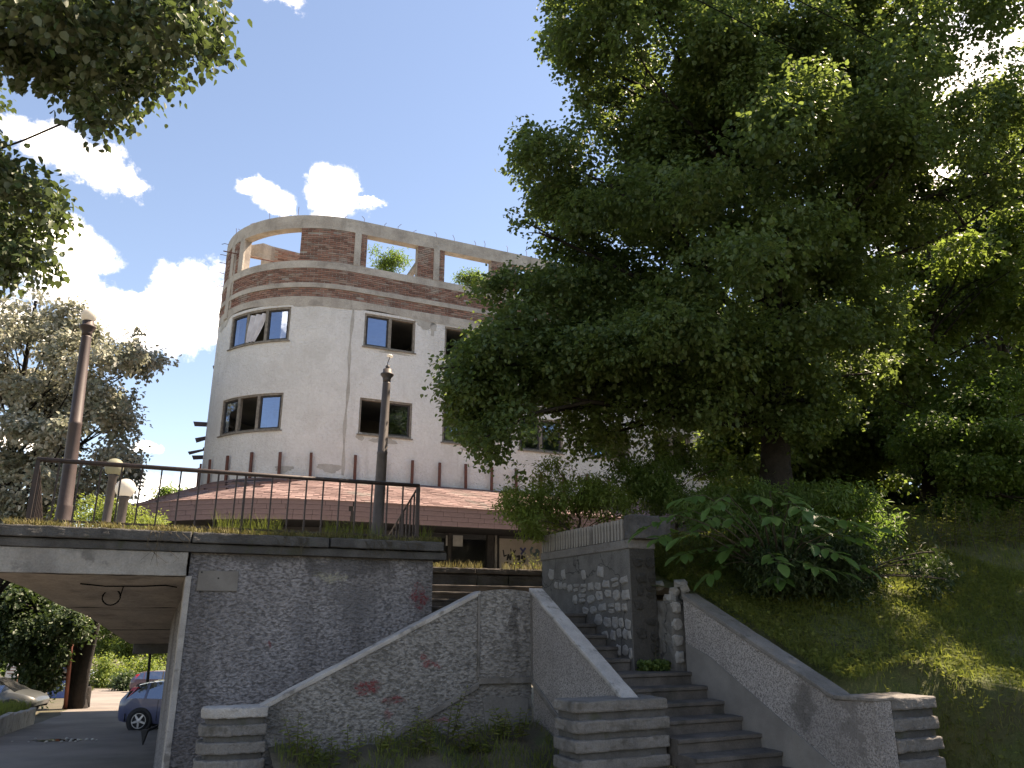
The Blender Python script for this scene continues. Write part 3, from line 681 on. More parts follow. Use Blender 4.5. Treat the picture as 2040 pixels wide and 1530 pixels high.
rib_block(SP_, 4.62, 5.90, -8.75, -8.20, .70, 7, .205, 'concrete', mats=('concrete', 'concrete'))
rib_block(SP_, .88, 1.66, -11.35, -10.88, .535, 7, .20, 'concrete_cap', True)

RP = thing('side_parapet', W(7.35, -8, 0), 'pale pebble-dashed sloping wall beside the grassy bank with a ribbed end', 'stair wall')
pv = [(-9.52, 1.96), (-6.89, .78), (-6.34, .80)]
m = MB(); m.prism_u([(-9.52, ZL - .6), (-6.34, -1.2), (-6.34, .76), (-6.89, .73), (-9.52, 1.90)], 7.2, 7.44); m.build('panel', 'pebble_dash', RP)
m = MB(); m.prism_u([(-9.54, 1.90), (-6.89, .73), (-6.89, .79), (-9.54, 1.965)], 7.18, 7.47); m.build('cap', 'concrete', RP, bevel=.012)
m = MB(); m.prism_u([(-6.885, .735), (-6.33, .76), (-6.33, .80), (-6.885, .79)], 7.18, 7.50); m.build('cap', 'concrete', RP, bevel=.012)
m = MB(); m.prism_u([(-9.51, ZL - .5), (-9.51, ZL + .38), (-9.0, ZL + .22), (-6.6, ZL - 1.05), (-6.6, ZL - 1.9)], 7.185, 7.25); m.build('plinth', 'plinth_plaster', RP)
rib_block(RP, 7.47, 8.2, -6.95, -6.36, .78, 7, .205, 'concrete', mats=('concrete', 'concrete'))

# ------------------------------------------------------------------ stone retaining wall with slatted coping
SW = thing('stone_retaining_wall', W(6.8, -11, .9), 'cracked rubble stone retaining wall with fluted concrete coping beside the stairs', 'retaining wall')
US = 6.6
m = MB(); m.box(US, 7.05, -12.85, -9.98, .6, 2.62); m.build('mortar_wall', 'mortar', SW)
m = MB(); m.box(US - .02, 7.07, -12.87, -9.96, 2.62, 2.76); m.build('ledge', 'concrete', SW, bevel=.015)
m = MB(); m.box(US + .085, 7.30, -12.87, -10.10, 2.762, 3.05); m.build('coping_core', 'concrete_dark', SW)
m = MB(); m.box(US + .0, 7.32, -10.10, -9.86, 2.76, 3.12); m.build('coping_block', 'concrete_dark', SW, bevel=.02)
slat = MB().box(0, .10, -.027, .027, 0, .31, fr=lambda a, b, c: (a, b, c)).mesh('slat', 'coping_slat')
ns = 30
for i in range(ns):
    v = lerp(-12.82, -10.16, i / (ns - 1))
    if i == 19: continue
    inst('slat', slat, SW, Matrix.Translation(Vector(W(US - .005 + rnd(-.006, .006), v, 2.765))) @ Matrix.Rotation(-A_ + R_(90), 4, 'Z') @ Matrix.Rotation(rnd(-.02, .02), 4, 'X') @ Matrix.Diagonal((1, rnd(.85, 1), rnd(.96, 1.02), 1)))
def stone_mesh(i, mt='stone'):
    rr = random.Random(100 + i); m = MB(); n = 9; r0 = []; r1 = []
    for j in range(n):
        a = 2 * math.pi * j / n + rr.uniform(-.18, .18); q = 1 / max(abs(math.cos(a)), abs(math.sin(a))) ** .75 * rr.uniform(.84, 1.05)
        q *= rr.uniform(.82, 1.12); r0.append((math.cos(a) * q * .5, math.sin(a) * q * .5)); r1.append(q)
    vs = [(x, -.03, z) for x, z in r0] + [(x * .95, .010 * rr.uniform(.7, 1.2), z * .95) for x, z in r0] + [(x * .70 + rr.uniform(-.05, .05), .022 * rr.uniform(.5, 1.4), z * .70 + rr.uniform(-.05, .05)) for x, z in r0] + [(0, .022 * rr.uniform(.5, 1.5), 0)]
    fs = [(j, (j + 1) % n, n + (j + 1) % n, n + j) for j in range(n)] + [(n + j, n + (j + 1) % n, 2 * n + (j + 1) % n, 2 * n + j) for j in range(n)] + [(2 * n + j, 2 * n + (j + 1) % n, 3 * n) for j in range(n)]
    return m.add(vs, fs).mesh('stone', mt)
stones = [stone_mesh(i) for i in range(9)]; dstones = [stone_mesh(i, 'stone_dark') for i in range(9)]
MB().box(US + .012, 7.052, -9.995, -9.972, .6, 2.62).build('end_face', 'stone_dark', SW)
# irregular rubble: stones of uneven size scattered in wandering courses, mortar between
rr = random.Random(5)
def rubble(put, a0, a1, z0, z1, floor, dense):
    """roughly coursed rubble: uneven stones in wandering courses, some split in two"""
    z = z0
    while z < z1:
        H = rr.uniform(.16, .23); a = a0 + rr.uniform(0, .08); ph = rr.uniform(0, 6)
        while a < a1 - .05:
            w = min(rr.uniform(.12, .29), a1 - a)
            zc = z + H / 2 + .028 * math.sin(a * 2.6 + ph) + rr.uniform(-.018, .018)
            if w > .07 and zc - H * .42 > floor(a + w / 2) and zc + H * .45 < z1 + .03 and rr.random() < dense(a, zc):
                if w > .2 and rr.random() < .3:
                    put(a + w / 2, zc + H * .22, w * .9, H * .42); put(a + w / 2 + rr.uniform(-.02, .02), zc - H * .25, w * rr.uniform(.6, .95), H * .44)
                else: put(a + w / 2, zc, w * rr.uniform(.84, 1.0), H * rr.uniform(.72, .97))
            a += w + .014
        z += H + .012
BL = Matrix(((NV[0], -DV[0], 0, 0), (NV[1], -DV[1], 0, 0), (0, 0, 1, 0), (0, 0, 0, 1)))
BF = Matrix(((DV[0], NV[0], 0, 0), (DV[1], NV[1], 0, 0), (0, 0, 1, 0), (0, 0, 0, 1)))
def put_left(a, z, w, h): inst('stone', stones[rr.randrange(9)], SW, Matrix.Translation(Vector(W(US - .002, a, z))) @ BL @ Matrix.Rotation(rr.uniform(-.22, .22), 4, 'Y') @ Matrix.Diagonal((w, rr.uniform(.7, 1.3), h, 1)))
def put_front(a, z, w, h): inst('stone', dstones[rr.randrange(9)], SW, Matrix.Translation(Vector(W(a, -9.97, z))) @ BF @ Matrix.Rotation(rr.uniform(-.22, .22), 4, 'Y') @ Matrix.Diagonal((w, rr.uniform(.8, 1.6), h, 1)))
rubble(put_left, -12.8, -10.0, .86, 2.52, lambda a: ZL + max(0, -10.05 - a) * .52 + .02, lambda a, z: .4 if z > 2.25 else 1)
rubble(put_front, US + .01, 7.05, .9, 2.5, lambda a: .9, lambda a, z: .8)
# rubble stub behind the side wall
MB().box(7.06, 7.9, -10.6, -9.62, .6, 1.86).build('wall_stub', 'mortar', SW, bevel=.03)
for k0 in range(13):
    B = Matrix(((DV[0], NV[0], 0, 0), (DV[1], NV[1], 0, 0), (0, 0, 1, 0), (0, 0, 0, 1)))
    u = 7.14 + (k0 % 4) * .2; z = .98 + (k0 // 4) * .23
    inst('stone', stones[k0 % 9], SW, Matrix.Translation(Vector(W(u, -9.615, z + .1))) @ B @ Matrix.Diagonal((.17, 1.2, .19, 1)))
for k0 in range(9):
    inst('stone', stones[k0 % 9], SW, Matrix.Translation(Vector(W(7.14 + rnd(0, .35), -9.75 - rnd(0, .3), 1.88 + rnd(0, .26)))) @ Matrix.Rotation(rnd(0, 3), 4, 'Z') @ Matrix.Rotation(rnd(-.4, .4), 4, 'X') @ Matrix.Diagonal((rnd(.14, .24), rnd(2.2, 3.2), rnd(.09, .16), 1)))

# ------------------------------------------------------------------ the building: straight facade running into a round end, roofless top storey
VF, U0, RB = -25.5, 5.6, 4.15
SEND = 17.0; SBACK = -math.pi * RB
def path(s, off=0.0):
    """point and outward normal (u,v) on the facade line at arc length s; off pushes outward"""
    if s >= 0: return (U0 + s, VF + off, 0., 1.)
    if s >= SBACK:
        a = -s / RB; nu, nv_ = -math.sin(a), math.cos(a)
        return (U0 + (RB + off) * nu, VF - RB + (RB + off) * nv_, nu, nv_)
    return (U0 + (SBACK - s), VF - 2 * RB - off, 0., -1.)
def PW(s, z, off=0.0):
    u, v, _, _ = path(s, off); return W(u, v, z)
def pframe(s, z, off=0.0):
    """matrix: local x along the facade (towards +s), y outward, z up"""
    u, v, nu, nv_ = path(s, off); p = W(u, v, z)
    nx_, ny_ = nu * DV[0] + nv_ * NV[0], nu * DV[1] + nv_ * NV[1]
    tx, ty = -ny_, nx_
    if (tx * DV[0] + ty * DV[1]) * nv_ - (tx * NV[0] + ty * NV[1]) * nu < 0: tx, ty = -tx, -ty
    return Matrix(((tx, nx_, 0, p[0]), (ty, ny_, 0, p[1]), (0, 0, 1, p[2]), (0, 0, 0, 1)))
BD = thing('abandoned_building', W(8, -29, ZP), 'derelict white three-storey building with a rounded end and an unfinished roofless brick top floor', 'building')

def shell(name, mat, s0, s1, z0, z1, off, thick, holes=(), zb=(), ds=.28, wav=None):
    """a strip of wall along the facade with openings; reveals are closed"""
    sb = set([s0, s1]); zs = set([z0, z1]) | set(zb)
    for (a, b, c, d) in holes:
        for q in (a, b):
            if s0 < q < s1: sb.add(q)
        for q in (c, d):
            if z0 < q < z1: zs.add(q)
    if s0 < 0 < s1: sb.add(0.0)
    sb = sorted(sb); fn = []
    for a, b in zip(sb[:-1], sb[1:]):
        k2 = max(1, int(math.ceil((b - a) / ds))) if a < 0 or wav else 1
        fn += [lerp(a, b, i / k2) for i in range(k2)]
    fn.append(sb[-1]); zs = sorted(zs)
    solid = lambda i, j: 0 <= i < len(fn) - 1 and 0 <= j < len(zs) - 1 and not any(a - 1e-6 <= (fn[i] + fn[i + 1]) / 2 <= b + 1e-6 and c <= (zs[j] + zs[j + 1]) / 2 <= d for a, b, c, d in holes)
    m = MB(); cache = {}
    def zz(s, z):
        if wav and z == z0: return z + wav(s)
        return z
    def vtx(i, j, k2):
        if (i, j, k2) not in cache:
            cache[i, j, k2] = len(m.v); m.v.append(PW(fn[i], zz(fn[i], zs[j]), off if k2 == 0 else off - thick))
        return cache[i, j, k2]
    for i in range(len(fn) - 1):
        for j in range(len(zs) - 1):
            if not solid(i, j): continue
            m.f.append((vtx(i, j, 0), vtx(i + 1, j, 0), vtx(i + 1, j + 1, 0), vtx(i, j + 1, 0)))
            m.f.append((vtx(i, j, 1), vtx(i, j + 1, 1), vtx(i + 1, j + 1, 1), vtx(i + 1, j, 1)))
            if not solid(i - 1, j): m.f.append((vtx(i, j, 0), vtx(i, j + 1, 0), vtx(i, j + 1, 1), vtx(i, j, 1)))
            if not solid(i + 1, j): m.f.append((vtx(i + 1, j, 0), vtx(i + 1, j, 1), vtx(i + 1, j + 1, 1), vtx(i + 1, j + 1, 0)))
            if not solid(i, j - 1): m.f.append((vtx(i, j, 0), vtx(i, j, 1), vtx(i + 1, j, 1), vtx(i + 1, j, 0)))
            if not solid(i, j + 1): m.f.append((vtx(i, j + 1, 0), vtx(i + 1, j + 1, 0), vtx(i + 1, j + 1, 1), vtx(i, j + 1, 1)))
    return m.build(name, mat, BD)

ZWU, ZWL = (10.86, 12.12), (7.67, 8.97)
wins = [(-4.82, -2.12)] + [(.47 + 3.05 * i, 2.37 + 3.05 * i) for i in range(5)]
backw = [(-16 - 3.2 * i - 1.9, -16 - 3.2 * i) for i in range(3)]
holes_low = [(a, b, *ZWU) for a, b in wins + [(-9.4, -7.0)] + backw] + [(a, b, *ZWL) for a, b in wins + [(-9.4, -7.0)] + backw]
S0 = SBACK - SEND
shell('plaster_wall', 'plaster_white', S0, SEND, 6.0, 12.22, 0, .32, holes_low)
shell('lintel_band', 'concrete_old', S0, SEND, 12.2, 12.52, .012, .33, wav=lambda s: .05 * math.sin(s * 1.9) * math.sin(s * .7 + 1) - .03 + (.06 if any(a - .15 < s < b + .15 for a, b in wins) else 0))
shell('brick_backing', 'brick_mortar', S0, SEND, 12.52, 12.86, -.02, .28)
shell('ledge_band', 'concrete_old', S0, SEND, 12.86, 13.04, .035, .36)
shell('brick_backing', 'brick_mortar', S0, SEND, 13.04, 13.62, -.02, .28)
shell('sill_band', 'concrete_old', S0, SEND, 13.62, 13.90, .02, .34)
topo = [(-4.55, -2.0)] + [(.40 + 3.04 * i, 2.35 + 3.04 * i) for i in range(5)]
backo = [(-9.2, -6.9)] + [(-16 - 3.2 * i - 2.2, -16 - 3.2 * i) for i in range(4)]
prev = S0
for a_, b_ in sorted(topo + backo) + [(SEND, SEND)]:
    if a_ - prev > .05: shell('brick_panel', 'brick_mortar', prev, a_, 13.90, 15.2, -.02, .28)
    prev = b_
shell('ring_beam', 'concrete_old', S0, SEND, 15.2, 15.72, .02, .34)
# end wall
m = MB(); m.box(U0 + SEND - .3, U0 + SEND, VF - 2 * RB + .1, VF - .1, ZP, 15.6); m.build('end_wall', 'plaster_white', BD)
# bricks: thousands of small pieces, joined
def bricks(bands, name):
    m = MB(); rr = random.Random(3)
    for (s0, s1, z0, z1) in bands:
        nr = int(round((z1 - z0) / .0765)); hz = (z1 - z0) / nr
        for r in range(nr):
            s = s0 - (.12 if r % 2 else 0)
            while s < s1:
                a, b = max(s, s0) + .005, min(s + .25, s1) - .007
                if b - a > .03:
                    o = .004 + rr.uniform(-.008, .010); zz = z0 + r * hz
                    if rr.random() < .025: o -= .03
                    a += .004; b -= .005; A = [PW(a, zz + .011, -.04), PW(b, zz + .011, -.04), PW(b, zz + hz - .011, -.04), PW(a, zz + hz - .011, -.04)]
                    B = [PW(a, zz + .011, o), PW(b, zz + .011, o), PW(b, zz + hz - .011, o), PW(a, zz + hz - .011, o)]
                    m.add(A + B, [(4, 5, 6, 7), (0, 1, 5, 4), (1, 2, 6, 5), (2, 3, 7, 6), (3, 0, 4, 7)])
                s += .258
    return m.build(name, 'brick', BD, fix=False, kind='stuff')
solid_s = []; prev = -8.0
for a, b in topo:
    solid_s.append((prev, a)); prev = b
solid_s.append((prev, 15))
bricks([(-8, 15, 12.52, 12.86), (-8, 15, 13.04, 13.62)] + [(a, b, 13.90, 15.2) for a, b in solid_s], 'brickwork')
for s in (-5.35, -4.65, .05, 3.10, 6.14, 9.2, 12.2):
    sh = .24 if s > -1 else .28
    m = MB(); a, b = s - sh / 2, s + sh / 2
    m.hexa([PW(a, 13.9, -.05), PW(b, 13.9, -.05), PW(b, 13.9, .03), PW(a, 13.9, .03), PW(a, 15.2, -.05), PW(b, 15.2, -.05), PW(b, 15.2, .03), PW(a, 15.2, .03)])
    m.build('column', 'concrete_old', BD, bevel=.01)
for s in (-5.35,):
    m = MB(); a, b = s - .16, s + .16; m.hexa([PW(a, 12.2, -.05), PW(b, 12.2, -.05), PW(b, 12.2, .045), PW(a, 12.2, .045), PW(a, 13.62, -.05), PW(b, 13.62, -.05), PW(b, 13.62, .045), PW(a, 13.62, .045)]); m.build('column', 'concrete_old', BD, bevel=.01)
# exposed mortar joint running down the wall and loose plaster patches
m = MB(); zz = np.linspace(6.2, 12.25, 26)
for a, b in zip(zz[:-1], zz[1:]):
    o1, o2 = .02 * math.sin(a * 2.2), .02 * math.sin(b * 2.2); w1, w2 = .045 + .02 * math.sin(a * 5), .045 + .02 * math.sin(b * 5)
    m.add([PW(.02 + o1 - w1, a, .006), PW(.02 + o1 + w1, a, .006), PW(.02 + o2 + w2, b, .006), PW(.02 + o2 - w2, b, .006)], [(0, 1, 2, 3)])
m.build('joint_strip', 'patch_plaster', BD, fix=False)
def blob(s, z, rs, rz, seed, off=.007, mat='patch_plaster', nm='plaster_patch', up=1.0):
    rr = random.Random(seed); n = 22; pts = []
    for i in range(n):
        a = 2 * math.pi * i / n; r = .75 + .35 * rr.random() + .2 * math.sin(3 * a + seed)
        pts.append((s + math.cos(a) * rs * r, z + math.sin(a) * rz * r * (up if math.sin(a) > 0 else 1)))
    m = MB(); m.add([PW(a, b, off) for a, b in pts] + [PW(s, z, off)], [(i, (i + 1) % n, n) for i in range(n)]); return m.build(nm, mat, BD, fix=False)
for i, (s, z, a, b) in enumerate([(2.72, 12.12, .42, .22), (3.05, 11.95, .12, .3), (-1.6, 12.2, .55, .08), (1.4, 7.52, .5, .12), (.55, 7.58, .16, .14), (4.6, 7.48, .35, .10), (-.4, 6.42, .4, .16), (-1.9, 6.35, .35, .12), (-5.6, 12.1, .5, .3), (1.6, 10.76, .55, .05), (3.9, 12.2, .6, .07)]): blob(s, z, a, b, i)

# windows -------------------------------------------------------
def window(s0, s1, z0, z1, lights, states):
    sw = .012
    w = bpy.data.objects.new('window', None); place(w, BD, Matrix.Translation(Vector(PW((s0 + s1) / 2, z0, 0))))
    def bar(a, b, c, d, nm, mat, o0=-.14, o1=-.06, par=None):
        m = MB(); n = max(1, int((b - a) / .3)) if s0 < 0 else 1
        for i in range(n):
            x0, x1 = lerp(a, b, i / n), lerp(a, b, (i + 1) / n)
            m.hexa([PW(x0, c, o0), PW(x1, c, o0), PW(x1, c, o1), PW(x0, c, o1), PW(x0, d, o0), PW(x1, d, o0), PW(x1, d, o1), PW(x0, d, o1)])
        return m.build(nm, mat, par or w)
    t = .07
    for a, b, c, d in ((s0, s1, z0, z0 + t), (s0, s1, z1 - t, z1), (s0, s0 + t, z0 + t, z1 - t), (s1 - t, s1, z0 + t, z1 - t)): bar(a, b, c, d, 'frame', 'window_timber', -.16, -.03)
    bar(s0 - .05, s1 + .05, z0 - .035, z0, 'sill', 'bare_metal' if False else 'window_timber', -.16, .05)
    L = (s1 - s0 - 2 * t) / lights
    for i in range(lights):
        a = s0 + t + L * i; b = a + L
        if i: bar(a - .055, a + .055, z0 + t, z1 - t, 'mullion', 'window_timber', -.155, -.035)
        st = states[i]
        if st == 'open': continue
        q = .05
        a2, b2 = a + (.06 if i else .02), b - (.06 if i < lights - 1 else .02)
        for (c0, c1, c2, c3) in ((a2, b2, z0 + t, z0 + t + q), (a2, b2, z1 - t - q, z1 - t), (a2, a2 + q, z0 + t + q, z1 - t - q), (b2 - q, b2, z0 + t + q, z1 - t - q)): bar(c0, c1, c2, c3, 'sash', 'window_dark', -.13, -.07)
        x0, x1, y0, y1 = a2 + q, b2 - q, z0 + t + q, z1 - t - q
        m = MB(); n = 3 if s0 < 0 else 1
        if st == 'broken':
            pl = [(x0, y0), (x0 + .3 * (x1 - x0), y0), (x0 + .45 * (x1 - x0), lerp(y0, y1, .3)), (x0 + .35 * (x1 - x0), lerp(y0, y1, .62)), (x0 + .75 * (x1 - x0), lerp(y0, y1, .74)), (x1, lerp(y0, y1, .68)), (x1, y1), (x0, y1)]
            m.add([PW(a_, b_, -.10) for a_, b_ in pl], [tuple(range(len(pl)))])
        else:
            for j in range(n): m.add([PW(lerp(x0, x1, j / n), y0, -.10), PW(lerp(x0, x1, (j + 1) / n), y0, -.10), PW(lerp(x0, x1, (j + 1) / n), y1, -.10), PW(lerp(x0, x1, j / n), y1, -.10)], [(0, 1, 2, 3)])
        m.build('pane', 'window_glass', w, fix=False)
    return w
stU = [('pane', 'open', 'pane'), ('pane', 'open'), ('open', 'pane'), ('pane', 'pane'), ('open', 'pane'), ('pane', 'open')]
stL = [('broken', 'open', 'pane'), ('open', 'pane'), ('pane', 'open'), ('pane', 'pane'), ('pane', 'open'), ('open', 'open')]
wobj = []
for i, (a, b) in enumerate(wins):
    wu = window(a, b, *ZWU, 3 if i == 0 else 2, stU[i]); window(a, b, *ZWL, 3 if i == 0 else 2, stL[i]); wobj.append(wu)
window(-9.4, -7.0, *ZWU, 3, ('pane', 'open', 'pane')); window(-9.4, -7.0, *ZWL, 3, ('pane', 'open', 'pane'))
for a, b in backw: window(a, b, *ZWU, 2, ('pane', 'pane')); window(a, b, *ZWL, 2, ('open', 'pane'))
# torn curtain blowing out of the open light
m = MB(); g = []
for j in range(13):
    t = j / 12; r = []
    for i in range(17):
        x = i / 16; s = lerp(-3.80, -3.18, x) if True else 0
        s = lerp(-3.82 + .02 * t, lerp(-3.12, -3.42, t ** 1.5), x)
        r.append(PW(s, lerp(11.98, 10.93, t), -.02 + .05 * math.sin(x * 17 + t * 2) - .05 + .08 * t))
    g += r
m.add(g, [(j * 17 + i, j * 17 + i + 1, (j + 1) * 17 + i + 1, (j + 1) * 17 + i) for j in range(12) for i in range(16)])
m.build('curtain', 'curtain', wobj[0], smooth=True, fix=False)

# floors, core and inner walls
def slab(name, z0, z1, off, mat='interior'):
    n = 26; pl = [path(SBACK * i / n, off)[:2] for i in range(n + 1)]
    pl = [(U0 + SEND - .3, VF + off)] + pl + [(U0 + SEND - .3, VF - 2 * RB - off)]
    return MB().prism_z(pl, z0, z1).build(name, mat, BD)
for z in (5.85, 9.25, 12.35): slab('floor_slab', z, z + .2, -.33)
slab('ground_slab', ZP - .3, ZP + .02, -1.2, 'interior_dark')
m = MB(); m.box(U0 - 2.0, U0 + SEND - .4, -29.9, -29.7, 6.05, 12.35); m.build('core_wall', 'interior', BD)
for u in (U0 - .2, U0 + 3.2, 12, 16): MB().box(u, u + .15, -29.7, -25.85, 6.05, 12.35).build('partition', 'interior', BD)
# inner gable seen through the round opening
def inner(px0, py0, px1, py1, px2, py2, px3, py3, v): return [at_v(*q, v) for q in ((px0, py0), (px1, py1), (px2, py2), (px3, py3))]
VI = -28.2
a = at_v(470, 500, VI); b = at_v(523, 484, VI); c = at_v(720, 535, VI)
ua, ub, uc = (UV(*q[:2])[0] for q in (a, b, c))
h0 = at_v(486, 541, VI); h1 = at_v(522, 513, VI); uh0, uh1 = UV(*h0[:2])[0], UV(*h1[:2])[0]
zr = b[2]
m = MB(); w0, w1 = VI - .25, VI
m.prism_v([(ua, 12.5), (uh0 - .02, 12.5), (uh0 - .02, zr - .25), (ua, a[2])], w0, w1); m.prism_v([(uh1, 12.5), (ub + .35, 12.5), (ub + .35, zr - .06), (uh1, zr)], w0, w1)
m.prism_v([(uh0 - .02, 12.5), (uh1, 12.5), (uh1, h0[2]), (uh0 - .02, h0[2])], w0, w1); m.prism_v([(uh0 - .02, h1[2]), (uh1, h1[2]), (uh1, zr), (uh0 - .02, zr - .25)], w0, w1)
m.build('gable_wall', 'concrete_old', BD)
m = MB(); m.prism_v([(ub + .35, 12.5), (uc, 12.5), (uc, c[2]), (ub + .35, zr - .06)], w0, w1); m.build('gable_backing', 'brick_mortar', BD)
m = MB(); rr = random.Random(9); z = 13.6; r = 0
while z < zr:
    u = ub + .36 - (.12 if r % 2 else 0)
    while u < uc - .2:
        top_ = lerp(zr - .06, c[2], (u - ub - .35) / (uc - ub - .35)) - .02
        if z + .07 < top_ and u > ub + .36: m.box(u, u + .24, VI - .02, VI + .012 + rr.uniform(-.006, .006), z, z + .064)
        u += .255
    z += .0765; r += 1
m.build('brickwork', 'brick', BD, fix=False, kind='stuff')
m = MB(); p = [at_v(445 + 40 * i, 500 + 8.5 * i, VI + .12) for i in range(5)]; m.tube(p, .02, 6); m.build('conduit', 'rusty_steel', BD)
# leaning roof timbers in the other openings
for (x0, y0, x1, y1) in ((812, 556, 850, 500), (955, 572, 1000, 520)):
    p, q = at_v(x0, y0, VF - .9), at_v(x1, y1, VF - .9); MB().tube([p, q], .13, 4).build('leaning_beam', 'concrete_old', BD)
# bent reinforcement bars along the top and stubs on the rounded side
rr = random.Random(21)
for i in range(22):
    s = lerp(-6.5, 9, i / 21) + rr.uniform(-.2, .2); h = rr.uniform(.12, .42); p = Vector(PW(s, 15.72, -.1))
    MB().tube([p - Vector((0, 0, .05)), p + Vector((rr.uniform(-.03, .03), 0, h * .6)), p + Vector((rr.uniform(-.12, .12), rr.uniform(-.1, .1), h))], .009, 5).build('rebar', 'rusty_steel', BD)
for i in range(9):
    z = 12.3 + i * .42; s = -6.35 + rr.uniform(-.25, .1)
    MB().tube([PW(s, z, -.05), PW(s, z + .02, .15), PW(s - .03, z + rr.uniform(-.08, .1), .26)], .012, 5).build('rebar', 'rusty_steel', BD)
# broken steel brackets sticking out of the far side
for i, z in enumerate((8.45, 8.0, 7.62, 7.3)):
    s = -6.9 - .12 * i; L = (.42, .3, .5, .36)[i]
    m = MB(); dz = (-.02, -.16, -.22, -.05)[i]; hh = (.15, .12, .05, .13)[i]; m.hexa([PW(s, z, -.1), PW(s + .1, z, -.1), PW(s + .1, z + dz, L), PW(s, z + dz, L), PW(s, z + hh, -.1), PW(s + .1, z + hh, -.1), PW(s + .1, z + hh + dz * .8, L + .06), PW(s, z + hh + dz * .8, L + .06)]); m.build('bracket', 'bracket_steel', BD)

# skirt roof: eave, fascia shingles, shingle courses
CR = MB()
OE, ZT, ZE, ZB_ = 2.7, 6.06, 4.96, 4.37
sk = [lerp(-10.5, 0, i / 40) for i in range(41)] + [lerp(0, SEND - .2, (i + 1) / 10) for i in range(10)]
for a, b in zip(sk[:-1], sk[1:]):
    CR.add([PW(a, ZT, .02), PW(b, ZT, .02), PW(b, ZE, OE - .02), PW(a, ZE, OE - .02)], [(3, 2, 1, 0)])
    CR.add([PW(a, ZE, OE - .02), PW(b, ZE, OE - .02), PW(b, ZB_, OE - .02), PW(a, ZB_, OE - .02)], [(3, 2, 1, 0)])
    CR.add([PW(a, ZB_, OE - .02), PW(b, ZB_, OE - .02), PW(b, ZB_, OE - .16), PW(a, ZB_, OE - .16)], [(3, 2, 1, 0)])
    CR.add([PW(a, ZB_, OE - .16), PW(b, ZB_, OE - .16), PW(b, ZB_ + .15, OE - .16), PW(a, ZB_ + .15, OE - .16)], [(3, 2, 1, 0)])
    CR.add([PW(a, ZB_ + .15, OE - .16), PW(b, ZB_ + .15, OE - .16), PW(b, ZB_ + .15, -1.0), PW(a, ZB_ + .15, -1.0)], [(3, 2, 1, 0)])
roof = CR.build('canopy_roof', 'roof_felt', BD, fix=False, label='brown shingled skirt roof with deep fascia')
m = MB(); rr = random.Random(4); NR = 24
for r in range(NR):
    t0, t1 = 1 - r / NR + .012, 1 - (r + 1) / NR - .02
    o0, o1 = lerp(.02, OE, t0), lerp(.02, OE, max(t1, 0)); z0, z1 = lerp(ZT, ZE, t0), lerp(ZT, ZE, max(t1, 0))
    s = -10.4 + (.16 if r % 2 else 0)
    while s < 12:
        w = .33 / (1 + (o0 / RB if s < 0 else 0)) ; a, b = s + .004, s + w - .004; s += w
        tm = (t0 + t1) / 2
        if -3.35 < a < -2.1 and .10 < tm < .22: continue
        if rr.random() < .012: continue
        l0 = .018 + rr.uniform(0, .014) + (.05 if (-4 < a < -1.6 and .12 < tm < .6 and rr.random() < .18) else 0); l1 = .006
        sg = .02 * math.sin(a * 3 + r * .4)
        m.add([PW(a, z0 + l0 * .9 + sg * .3, o0 + l0 * .4), PW(b, z0 + l0 * .9 + sg * .3, o0 + l0 * .4), PW(b, z1 + l1, o1), PW(a, z1 + l1, o1), PW(a, z0 - .004, o0), PW(b, z0 - .004, o0)], [(0, 1, 2, 3), (4, 5, 1, 0)])
m.build('shingle_courses', 'shingle', roof, fix=False, kind='stuff')
sh = MB().box(-.5, .5, -.012, .016, 0, 1, fr=lambda a, b, c: (a, b, c + 0)).mesh('fascia_shingle', 'fascia_shingle')
for r in range(4):
    hz = (ZE - ZB_) / 4; z = ZB_ + hz * r; s = -9.0 + (.22 if r % 2 else 0)
    while s < 9.5:
        sc = (RB + OE) / RB if s < 0 else 1
        wd = rr.choice((.55, .7, .8)); ds_ = wd / sc
        if s < 0 < s + ds_: ds_ = wd
        M = pframe(s + ds_ / 2, z, OE - .006 + (r * -.004) + (.0 if s >= 0 else .012)) @ Matrix.Rotation(rr.uniform(-.004, .004), 4, 'Y') @ Matrix.Diagonal((wd - .010, 1, hz - .008, 1))
        inst('shingle', sh, roof, M); s += ds_
# rusty stubs of a lost balustrade
stub = MB().box(-.045, .045, -.03, .03, 0, 1.02, fr=lambda a, b, c: (a, b, c)).mesh('stub', 'rusty_steel')
for i in range(-7, 12):
    s = i * 1.0 + (.0 if i < 0 else .45) - (.0 if i < 0 else .02)
    inst('stub', stub, BD, pframe(s, 5.88 + rnd(-.03, .03), .09) @ Matrix.Rotation(rnd(-.03, .03), 4, 'Y') @ Matrix.Rotation(rnd(-.03, .02), 4, 'X'))
# ground floor behind the canopy
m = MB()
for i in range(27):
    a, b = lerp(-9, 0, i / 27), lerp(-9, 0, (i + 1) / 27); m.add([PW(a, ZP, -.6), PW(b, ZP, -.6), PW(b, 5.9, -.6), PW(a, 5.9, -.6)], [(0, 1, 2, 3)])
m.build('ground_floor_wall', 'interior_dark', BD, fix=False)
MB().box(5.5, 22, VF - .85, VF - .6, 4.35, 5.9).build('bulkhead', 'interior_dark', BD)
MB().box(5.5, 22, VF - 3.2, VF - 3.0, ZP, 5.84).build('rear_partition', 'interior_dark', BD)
gu = lambda px: UV(*at_v(px, 1090, VF - .5)[:2])[0]
def post_at(px, w, mat='window_dark', z1=4.6, v=VF - .55): u = gu(px); return MB().box(u, u + w, v - .12, v + .05, ZP, z1).build('shopfront_post', mat, BD)
for px, w, mt in ((800, .10, 'window_dark'), (893, .12, 'window_dark'), (971, .26, 'window_dark'), (986, .09, 'fascia_plaster'), (992, .05, 'paint_black')): post_at(px, w, mt)
